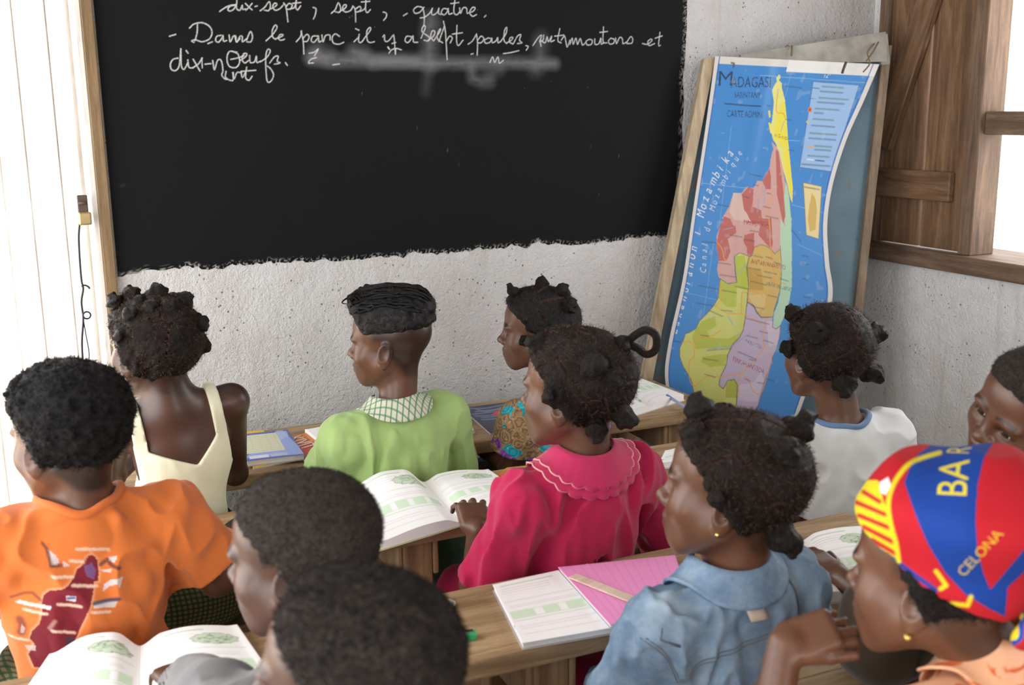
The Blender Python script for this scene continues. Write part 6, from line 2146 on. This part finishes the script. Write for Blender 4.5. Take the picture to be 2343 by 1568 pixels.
def paint_scarf(o, world, hc):
    """flat print of the scarf: bands, stripes and lettering laid over the cloth as it is tied"""
    red, blue, yel = srgb(168, 28, 38), srgb(22, 56, 130), srgb(200, 184, 36)
    n = EYE - hc; dist = np.linalg.norm(n); n = n / dist
    e1 = np.cross([0, 0, 1.0], n); e1 /= np.linalg.norm(e1); e2 = np.cross(n, e1)
    def to2(p):
        d = p - EYE
        q = EYE + d * (-dist / (d @ n))[:, None]
        return np.stack([(q - hc) @ e1, (q - hc) @ e2], 1)
    tr = lambda pts: to2(np.array([EYE + ray(u, v) for u, v in pts]))
    P = to2(world)
    px = 1.0 / FPX * dist
    k = Ink(P[:, 0], P[:, 1], red)
    lt = [(2069, 1104), (2080, 1137), (2099, 1190), (2125, 1250), (2162, 1310), (2207, 1359), (2260, 1392), (2300, 1412)]
    rt = [(2268, 1355), (2252, 1317), (2237, 1261), (2232, 1186), (2237, 1111), (2252, 1047), (2282, 1000)]
    k.poly(tr(lt + rt + [(2207, 1000), (2144, 1010), (2100, 1040), (2080, 1074)]), blue)
    k.poly(tr([(2264, 1352), (2310, 1298), (2350, 1250), (2420, 1210), (2420, 1290), (2343, 1310), (2306, 1345), (2300, 1412)]), blue)
    k.line(tr([(2010, 1252), (2050, 1284), (2095, 1318), (2140, 1350)]), 5 * px, blue)
    st = [(1955, 1130), (1975, 1098), (2009, 1100), (2020, 1141), (2031, 1175), (2046, 1220), (2056, 1282), (2034, 1268), (1990, 1240), (1965, 1195), (1950, 1156)]
    k.poly(tr(st), yel)
    for a_, b_ in (((1976, 1126), (2012, 1148)), ((1960, 1150), (2026, 1178)), ((1966, 1180), (2034, 1208)), ((1976, 1206), (2042, 1240)), ((1996, 1236), (2050, 1268))): k.line(tr([a_, b_]), 5 * px, red)
    k.poly(tr([(2012, 1104), (2032, 1092), (2040, 1112), (2026, 1134), (2014, 1128)]), srgb(206, 200, 200))
    k.line(tr(catmull([(2150, 1036), (2110, 1048), (2080, 1062), (2054, 1092), (2038, 1124), (2032, 1158), (2038, 1200), (2050, 1245), (2056, 1285)], 4)), 4.5 * px, yel)
    k.line(tr([(2142, 1308), (2165, 1340), (2152, 1348)]), 4 * px, yel); k.line(tr([(2178, 1382), (2214, 1386), (2222, 1366)]), 4 * px, yel)
    ax_ = lambda u, v, dx, dy: (tr([(u, v)])[0], (tr([(u + dx, v + dy)])[0] - tr([(u, v)])[0]))
    at_, ex = ax_(2211, 1140, 0.06, -0.72); _, ey = ax_(2211, 1140, -1, -0.05)
    k.text('BA', at_, ex, ey, 70, yel, 0.95, bold=0.03)
    at_, ex = ax_(2216, 1040, 0.16, -0.36); k.text('R', at_, ex, ey, 54, yel, 0.85, bold=0.03)
    at_, ex = ax_(2205, 1322, 0.60, -0.64); _, ey = ax_(2205, 1322, -0.70, -0.55)
    k.text('CELONA', at_, ex, ey, 27, srgb(200, 176, 40), 0.85, bold=0.02)
    k.put(o.data)


# --- child at the right edge, looking sideways over the scarf
def edge_child():
    hd = P_(2358, 940, 1.12)
    s = Person('child with short hair tilting the head at the right edge', seat((hd[0] + 0.05, 1.20)), SK2, 0.93)
    s.head(hd, 86, -6, -26)
    s.torso((hd[0] + 0.06, 1.16, hd[2] - 0.205), 30, 0.132)
    s.arm('L', (hd[0] - 0.10, 1.22, 0.66), (hd[0] - 0.12, 1.38, 0.70))
    s.arm('R', (hd[0] + 0.22, 1.22, 0.66), (hd[0] + 0.12, 1.36, 0.70))
    s.legs()
    s.build_skin(hf=0.0023, tint_hair=lambda x, y, z: 0.6 * sstep(-0.004, 0.014, hair_edge(x, y, z)))
    s.hair(HCR2, lambda x, y, z: 0.004 + 0.004 * sstep(0.0, 0.08, z), curls=0.002, curl_f=160, soft=0.03)
    fuzz(s, 'loose_hair', HCR2, 6000, 0.004, 0.0003, 17, 0.9)
    L, cv = s.shirt_prims(0.016, 0.7, 0.056, 0.064)
    s.cloth('t_shirt', cloth_mat('brown_jersey', (0.16, 0.10, 0.07)), L, cv + [s.neck_hole(0.058)], h=0.005, folds=0.006, seed=81)
    lower(s, 'shorts', cloth_mat('brown_cotton', (0.10, 0.07, 0.05)))
    return s


PUPILS = {f.__name__: f() for f in (yellow_girl, green_boy, flower_girl, white_girl, orange_boy, pink_girl, denim_girl, cropped_boy, near_boy, scarf_girl, edge_child)}

# ------------------------------------------------------------------ books and small things on the desks
M_PAPER = plain('page_edge_paper', (0.80, 0.79, 0.78), 0.8, 0.2)
PAGE = srgb(248, 248, 250)


def quad_xy(corners, z):
    """far-left, far-right, near-right, near-left traced corners on the height z"""
    return [on_z(u, v, z)[:2] for u, v in corners]


def bil(Q, s, t):
    """s left to right, t near to far"""
    fl, fr, nr, nl = [np.asarray(q) for q in Q]
    return (nl * (1 - s)[..., None] + nr * s[..., None]) * (1 - t)[..., None] + (fl * (1 - s)[..., None] + fr * s[..., None]) * t[..., None]


def sheet_solid(name, Q, zb, zt, ink, n=(80, 60), org=None, s0=0.0, s1=1.0, mats=None):
    """a block of paper: top zt(s,t), flat underside zb, print by ink(Ink)"""
    s = np.linspace(s0, s1, n[0]); t = np.linspace(0, 1, n[1])
    S, T = np.meshgrid(s, t, indexing='ij')
    xy = bil(Q, S, T)
    top = np.concatenate([xy, zt(S, T)[..., None]], 2).reshape(-1, 3)
    bot = np.concatenate([xy, np.full(S.shape + (1,), zb)], 2).reshape(-1, 3)
    N = len(top); a, b = n
    i = np.arange(a - 1)[:, None] * b + np.arange(b - 1)[None]
    F1 = np.stack([i, i + b, i + b + 1, i + 1], 2).reshape(-1, 4)
    F2 = F1[:, ::-1] + N
    def rim(idx):
        idx = np.array(idx); return np.stack([idx[:-1], idx[1:], idx[1:] + N, idx[:-1] + N], 1)
    r0 = rim(np.arange(b))[:, ::1]; r1 = rim((a - 1) * b + np.arange(b))[:, ::-1]
    r2 = rim(np.arange(a) * b)[:, ::-1]; r3 = rim(np.arange(a) * b + b - 1)
    V = np.concatenate([top, bot])
    if org is not None: V = V - np.array([org[0], org[1], org[2]])
    me = mesh_np(name, V, np.concatenate([F1, F2, r0, r1, r2, r3]), False)
    me.polygons.foreach_set('use_smooth', np.r_[np.ones(len(F1), bool), np.zeros(len(me.polygons) - len(F1), bool)])
    ss = np.r_[S.ravel(), np.full(N, -9.0)]; tt = np.r_[T.ravel(), np.full(N, -9.0)]
    k = Ink(ss, tt, PAGE)
    ink(k)
    k.put(me)
    return me


M_PAGE = printed('printed_page', 'ink', 0.75, 0.2)
M_COVER = printed('printed_cover', 'ink', 0.4, 0.45)


def page_print(k, a, b, pict=True, seed=0, flip=False):
    """heading, lines of text, an oval drawing and tinted table rows between s=a and s=b"""
    rg = np.random.default_rng(seed)
    w = b - a
    X = lambda f: a + w * f
    grey = srgb(176, 178, 192); gr = srgb(176, 212, 184); drk = srgb(110, 130, 112)
    k.line([(X(0.12), 0.93), (X(0.62), 0.93)], 0.008, srgb(160, 198, 176), 0.7)
    for i in range(4): k.line([(X(0.10), 0.87 - i * 0.035), (X(0.50 + 0.08 * rg.random()), 0.87 - i * 0.035)], 0.003, grey, 0.45)
    if pict:
        c = (X(0.70), 0.79)
        th = np.linspace(0, 2 * math.pi, 40)
        o = [(c[0] + w * 0.22 * math.cos(t) * (1 + 0.06 * math.sin(9 * t)), c[1] + 0.085 * math.sin(t) * (1 + 0.08 * math.sin(11 * t))) for t in th]
        k.poly(o, srgb(206, 222, 202))
        for _ in range(26):
            t = rg.uniform(0, 2 * math.pi); r = math.sqrt(rg.random()) * 0.85
            p = np.array([c[0] + w * 0.22 * r * math.cos(t), c[1] + 0.085 * r * math.sin(t)])
            q = p + rg.normal(0, 1, 2) * np.array([0.05 * w, 0.016])
            k.line([p, (p + q) / 2 + rg.normal(0, 0.006, 2), q], 0.004, [srgb(120, 160, 112), drk, srgb(150, 186, 140)][rg.integers(3)], 0.8)
        k.line(o, 0.003, drk, 0.6)
    k.line([(X(0.08), 0.655), (X(0.94), 0.655)], 0.004, gr, 0.9)
    for i in range(3): k.line([(X(0.10), 0.61 - i * 0.03), (X(0.85), 0.61 - i * 0.03)], 0.0028, grey, 0.4)
    k.poly([(X(0.08), 0.36), (X(0.94), 0.36), (X(0.94), 0.49), (X(0.08), 0.49)], srgb(214, 236, 212))
    for f in (0.3, 0.52, 0.75): k.poly([(X(f), 0.37), (X(f + 0.07), 0.37), (X(f + 0.07), 0.48), (X(f), 0.48)], PAGE)
    k.line([(X(0.08), 0.33), (X(0.94), 0.33)], 0.003, gr, 0.7)
    for i in range(5): k.line([(X(0.10), 0.28 - i * 0.04), (X(0.4 + 0.5 * rg.random()), 0.28 - i * 0.04)], 0.0028, grey, 0.4)
    k.line([(X(0.04), 0.22), (X(0.055), 0.26)], 0.012, srgb(90, 190, 120), 0.8)


def open_book(label, corners, gut=0.5, z=DESK_Z, thick=0.012, bulge=0.012, cover=(0.5, 0.6, 0.12), prints=(True, True), lift=0.0, seed=0, ink=page_print):
    Q = quad_xy(corners, z + thick)
    c = np.mean(Q, 0)
    root = tag(empty('open_book', (c[0], c[1], z)), label, 'book', 'books and papers on the desks')
    o = (c[0], c[1], z)
    def prof(S, T):
        d = np.where(S < gut, (gut - S) / gut, (S - gut) / (1 - gut))
        h = thick * (0.35 + 0.65 * sstep(0.0, 0.22, d)) + bulge * np.sin(np.clip(d * 1.1, 0, 1) * math.pi) ** 1.2
        h = h + np.where(S < gut, lift, 0) * sstep(0.0, 0.3, d) * (1 - sstep(0.55, 1.0, d)) * sstep(0.2, 1.0, T)
        return z + 0.003 + np.maximum(h, 0.0015)
    for nm, a, b, sd in (('left_page', 0.012, gut, seed), ('right_page', gut, 0.988, seed + 1)):
        me = sheet_solid(nm, Q, z + 0.0028, prof, lambda k, a=a, b=b, sd=sd: ink(k, a, b, True, sd), (90, 110), o, a, b)
        link(nm, me, M_PAGE, root)
    me = sheet_solid('cover', [q + (q - c) * 0.012 for q in np.array(Q)], z + 0.0004, lambda S, T: np.full(S.shape, z + 0.0026), lambda k: k.poly([(-1, -1), (2, -1), (2, 2), (-1, 2)], cover), (4, 4), o)
    link('cover', me, M_COVER, root)
    return root


def closed_book(label, corners, thick, ink, z=DESK_Z, name='book', cat='book', n=(90, 90), pages=True):
    Q = quad_xy(corners, z + thick)
    c = np.mean(Q, 0); o = (c[0], c[1], z)
    root = tag(empty(name, o), label, cat, 'books and papers on the desks')
    if pages:
        me = sheet_solid('pages', [c + (q - c) * 0.975 for q in np.array(Q)], z + 0.0012, lambda S, T: np.full(S.shape, z + thick - 0.0012), lambda k: None, (3, 3), o)
        link('pages', me, M_PAPER, root)
    me = sheet_solid('front_cover', Q, z + thick - 0.0012, lambda S, T: np.full(S.shape, z + thick), ink, n, o)
    link('front_cover', me, M_COVER, root)
    if pages:
        me = sheet_solid('back_cover', Q, z, lambda S, T: np.full(S.shape, z + 0.0012), lambda k: k.poly([(-1, -1), (2, -1), (2, 2), (-1, 2)], (0.3, 0.28, 0.26)), (3, 3), o)
        link('back_cover', me, M_COVER, root)
    return root


R = lambda x0, y0, x1, y1: [(x0, y0), (x1, y0), (x1, y1), (x0, y1)]

# front desk
def ink_red(k):
    k.poly(R(-1, -1, 2, 2), srgb(196, 62, 34)); k.poly(R(0, 0.55, 1, 1), srgb(206, 120, 40))
    k.poly([(0.0, 0), (0.55, 0), (0.3, 0.3), (0, 0.5)], srgb(232, 170, 70))
    w = srgb(238, 232, 226)
    k.text('KIVIT', (0.60, 0.88), (0.16, -0.72), (0.95, 0.22), 0.27, srgb(120, 30, 20)); k.text('KIVIT', (0.585, 0.90), (0.16, -0.72), (0.95, 0.22), 0.25, w)
closed_book('red and orange magazine lying under the blue workbook', [(585, 1010), (706, 990), (752, 1033), (578, 1072)], 0.006, ink_red, name='magazine', cat='magazine')


def ink_yellow(k): k.poly(R(-1, -1, 2, 2), srgb(222, 178, 40))
closed_book('yellow booklet sticking out behind the blue workbook', [(520, 992), (600, 984), (640, 1010), (545, 1022)], 0.005, ink_yellow)


def ink_blue(k):
    k.poly(R(-1, -1, 2, 2), srgb(70, 92, 168)); k.poly([(0.0, 0.10), (1, 0.02), (1, 0.3), (0.9, 1), (0.78, 1)], srgb(140, 160, 214)); k.poly([(0.72, 0.6), (0.95, 0.75), (0.96, 0.95), (0.72, 0.95)], srgb(170, 184, 224), 0.7)
    k.poly(R(0.04, 0.24, 0.74, 0.93), srgb(206, 206, 178))
    for i in range(9): k.line([(0.07, 0.30 + i * 0.068), (0.71, 0.30 + i * 0.068)], 0.006, srgb(168, 168, 140), 0.7)
    for i in range(4): k.line([(0.2 + i * 0.16, 0.27), (0.2 + i * 0.16, 0.90)], 0.006, srgb(180, 180, 150), 0.6)
    k.poly(R(0.10, 0.05, 0.42, 0.15), srgb(206, 210, 226)); k.poly(R(0.46, 0.05, 0.74, 0.15), srgb(170, 180, 214))
closed_book('blue workbook with a cream grid on the cover beside the yellow top', [(547, 995), (657, 983), (697, 1040), (559, 1056)], 0.014, ink_blue, z=DESK_Z + 0.0065)
open_book('open exercise book lying under the green tunic sleeve', [(693, 986), (1058, 936), (1088, 986), (755, 1034)], 0.5, thick=0.010, bulge=0.004, cover=(0.45, 0.36, 0.28), seed=3)


def ink_navy(k):
    k.poly(R(-1, -1, 2, 2), srgb(46, 54, 78))
    rg = np.random.default_rng(2)
    for i in range(7): k.line(catmull([(rg.uniform(0, 0.3), 0.95 - i * 0.08), (0.4, 0.88 - i * 0.07 + rg.normal(0, 0.03)), (0.9, 0.92 - i * 0.08)], 6), 0.022, srgb(120, 134, 170), 0.65)
    k.poly([(0.42, 0.52), (0.72, 0.62), (0.78, 0.78), (0.6, 0.72), (0.45, 0.62)], srgb(196, 48, 44)); k.poly([(0.68, 0.35), (0.85, 0.4), (0.9, 0.75), (0.74, 0.72)], srgb(24, 24, 28)); k.poly([(0.6, 0.3), (0.66, 0.33), (0.64, 0.45), (0.58, 0.4)], srgb(226, 222, 218)); k.poly([(0.78, 0.74), (0.9, 0.78), (0.86, 0.88)], srgb(226, 150, 140))
    k.poly(R(0, 0, 1, 0.28), srgb(34, 42, 62))
closed_book('dark navy magazine on the desk beside the flowered sleeve', [(1056, 933), (1165, 920), (1215, 972), (1122, 992)], 0.005, ink_navy, name='magazine', cat='magazine')
open_book('open book at the right end of the front desk', [(1325, 884), (1440, 857), (1566, 905), (1432, 946)], 0.42, thick=0.016, bulge=0.004, cover=(0.6, 0.6, 0.62), seed=5)
pn = empty('pen', on_z(1553, 924, DESK_Z + 0.02)); tag(pn, 'pale blue ballpoint pen at the right end of the front desk', 'pen')
a, b = on_z(1530, 908, DESK_Z + 0.021) - np.array(pn.location), on_z(1592, 948, DESK_Z + 0.006) - np.array(pn.location)
d = b - a
link('barrel', tube_mesh('barrel', [a, b], 0.0042, 10), plain('pale_blue_plastic', (0.42, 0.47, 0.72), 0.3), pn)
link('tip', tube_mesh('tip', [b, b + d * 0.10], [0.0040, 0.0012], 10), plain('pen_tip', (0.5, 0.5, 0.5), 0.3, metal=0.8), pn)
link('cap', tube_mesh('cap', [a - d * 0.06, a + d * 0.12], 0.0047, 10), plain('blue_plastic', (0.2, 0.25, 0.6), 0.3), pn)

# second desk
def ink_black(k):
    k.poly(R(-1, -1, 2, 2), srgb(232, 178, 40)); k.poly(R(-1, -1, 0.38, 2), srgb(26, 26, 32))
closed_book('black and yellow hardback behind the cropped head', [(535, 1186), (640, 1208), (560, 1264), (469, 1230)], 0.012, ink_black)
open_book('open picture book under the hand of the pink-bloused child', [(800, 1118), (1121, 1076), (1215, 1140), (868, 1244)], 0.52, thick=0.016, bulge=0.007, cover=(0.42, 0.52, 0.10), lift=0.02, seed=7)


def ink_fire(k):
    k.poly(R(-1, -1, 2, 2), srgb(210, 128, 50)); k.poly(R(0, 0.62, 1, 1), srgb(196, 150, 84)); k.poly([(0.3, 0.3), (0.9, 0.5), (1, 0.8), (0.5, 0.65)], srgb(232, 160, 60))
    k.text('SON', (0.10, 0.18), (0.30, 0.05), (0.1, 0.5), 0.6, srgb(170, 30, 60)); k.poly(R(0, -0.1, 1, 0.12), srgb(40, 24, 24))
closed_book('orange magazine with red lettering beyond the pink collar', [(1160, 1070), (1250, 1060), (1260, 1110), (1128, 1090)], 0.005, ink_fire, name='magazine', cat='magazine')
open_book('white open book right of the pink-bloused child', [(1520, 1034), (1690, 1012), (1720, 1060), (1505, 1062)], 0.5, thick=0.012, bulge=0.004, cover=(0.5, 0.5, 0.5), seed=9)

# third desk
open_book('open picture book at the lower left before the orange T-shirt', [(108, 1502), (548, 1432), (660, 1590), (0, 1660)], 0.47, thick=0.016, bulge=0.010, cover=(0.7, 0.68, 0.65), lift=0.012, seed=11)
closed_book('white exercise book lying open under the pink notebook', [(1127, 1338), (1345, 1290), (1450, 1428), (1195, 1472)], 0.012, lambda k: page_print(k, -0.06, 0.98, False, 13), name='exercise_book', n=(100, 110))


def ink_pink(k):
    k.poly(R(-1, -1, 2, 2), srgb(236, 152, 204))
    for i in range(26): k.line([(0.02 + i * 0.04, 0), (0.02 + i * 0.04, 1)], 0.003, srgb(222, 128, 190), 0.6)
closed_book('bright pink paper-covered notebook in front of the denim jacket', [(1277, 1298), (1545, 1270), (1585, 1395), (1396, 1430)], 0.007, ink_pink, z=DESK_Z + 0.0165, name='notebook')
rl = empty('ruler', on_z(1400, 1352, DESK_Z + 0.025)); tag(rl, 'pale wooden ruler lying on the pink notebook', 'ruler')
a = on_z(1310, 1318, DESK_Z + 0.0262) - np.array(rl.location); b = on_z(1510, 1398, DESK_Z + 0.0262) - np.array(rl.location)
beam('rule', a, b, 0.022, 0.003, wood('ruler_wood', (0.62, 0.46, 0.36), (0.80, 0.66, 0.55), 0.5), rl, bevel=0.0008)
open_book('open book on the third desk beyond the denim jacket', [(1765, 1244), (1985, 1204), (2060, 1345), (1878, 1368)], 0.3, thick=0.014, bulge=0.005, cover=(0.5, 0.45, 0.45), seed=15)
er = tag(link('eraser', box_mesh('eraser', (0.030, 0.020, 0.010), 0.004, (0, 0, 0.005), 2), plain('white_rubber', (0.75, 0.72, 0.70), 0.7), None, on_z(1022, 1390, DESK_Z)), 'small white eraser on the third desk beside the dark curls', 'eraser')
er.rotation_euler = (0, 0, 0.4)
ge = tag(empty('pencil_sharpener', on_z(1062, 1462, DESK_Z)), 'green plastic sharpener on the third desk beside the dark curls', 'sharpener')
ge.rotation_euler = (0, 0, -0.3)
link('body', box_mesh('body', (0.040, 0.020, 0.012), 0.003, (0, 0, 0.006), 2), plain('green_plastic', (0.04, 0.45, 0.16), 0.35), ge)
link('blade', box_mesh('blade', (0.022, 0.010, 0.0012), 0.0003, (0.004, 0, 0.0128)), plain('steel', (0.6, 0.6, 0.6), 0.25, metal=1.0), ge)

# brown cloth bag on the nearest desk
def brown_bag():
    c = on_z(1945, 1512, DESK_Z); c = np.array([c[0] + 0.02, R4[1] + 0.012, DESK_Z])
    c = np.array([1.13, 1.125, DESK_Z])
    ax = [axis(-0.13, 0.13, [], 0.004, 0.004), axis(-0.09, 0.09, [], 0.004, 0.004), axis(-0.01, 0.17, [], 0.004, 0.004)]
    F = Field(ax)
    F.add(rbox((0, 0, 0.070), (0.095, 0.050, 0.070), 0.035), 0.02); F.add(ell((0, 0, 0.06), (0.11, 0.06, 0.055)), 0.03); F.add(cone((-0.05, 0, 0.135), (0.05, 0, 0.13), 0.028), 0.03)
    x, y, z = np.broadcast_arrays(ax[0][:, None, None], ax[1][None, :, None], ax[2][None, None, :])
    F.D += (0.006 * vnoise3(x * 22, y * 22, z * 14, 4)).astype(np.float32)
    F.D = np.maximum(F.D, (-z + 0.001).astype(np.float32))
    me, co = F.mesh('bag_body')
    r = tag(empty('cloth_bag', c), 'dark brown cloth bag standing on the nearest desk below the raised hand', 'bag')
    m = cloth_mat('dark_brown_canvas', (0.050, 0.036, 0.024), 0.9, 0.25)
    b = link('bag_body', me, m, r)
    tree = bvh_of(b)
    pts = [np.array(tree.ray_cast(Vector((-0.03, -0.3, zz)), Vector((0, 1, 0)))[0]) - [0, 0.0005, 0] for zz in np.linspace(0.02, 0.13, 10)]
    link('seam', tube_mesh('seam', pts, 0.0018, 6), cloth_mat('dark_seam', (0.02, 0.015, 0.01)), b)
    link('handle', tube_mesh('handle', catmull([(-0.05, 0, 0.15), (-0.04, 0.01, 0.175), (0.0, 0.015, 0.185), (0.04, 0.01, 0.175), (0.05, 0, 0.15)], 6), 0.006, 8), m, r)


brown_bag()
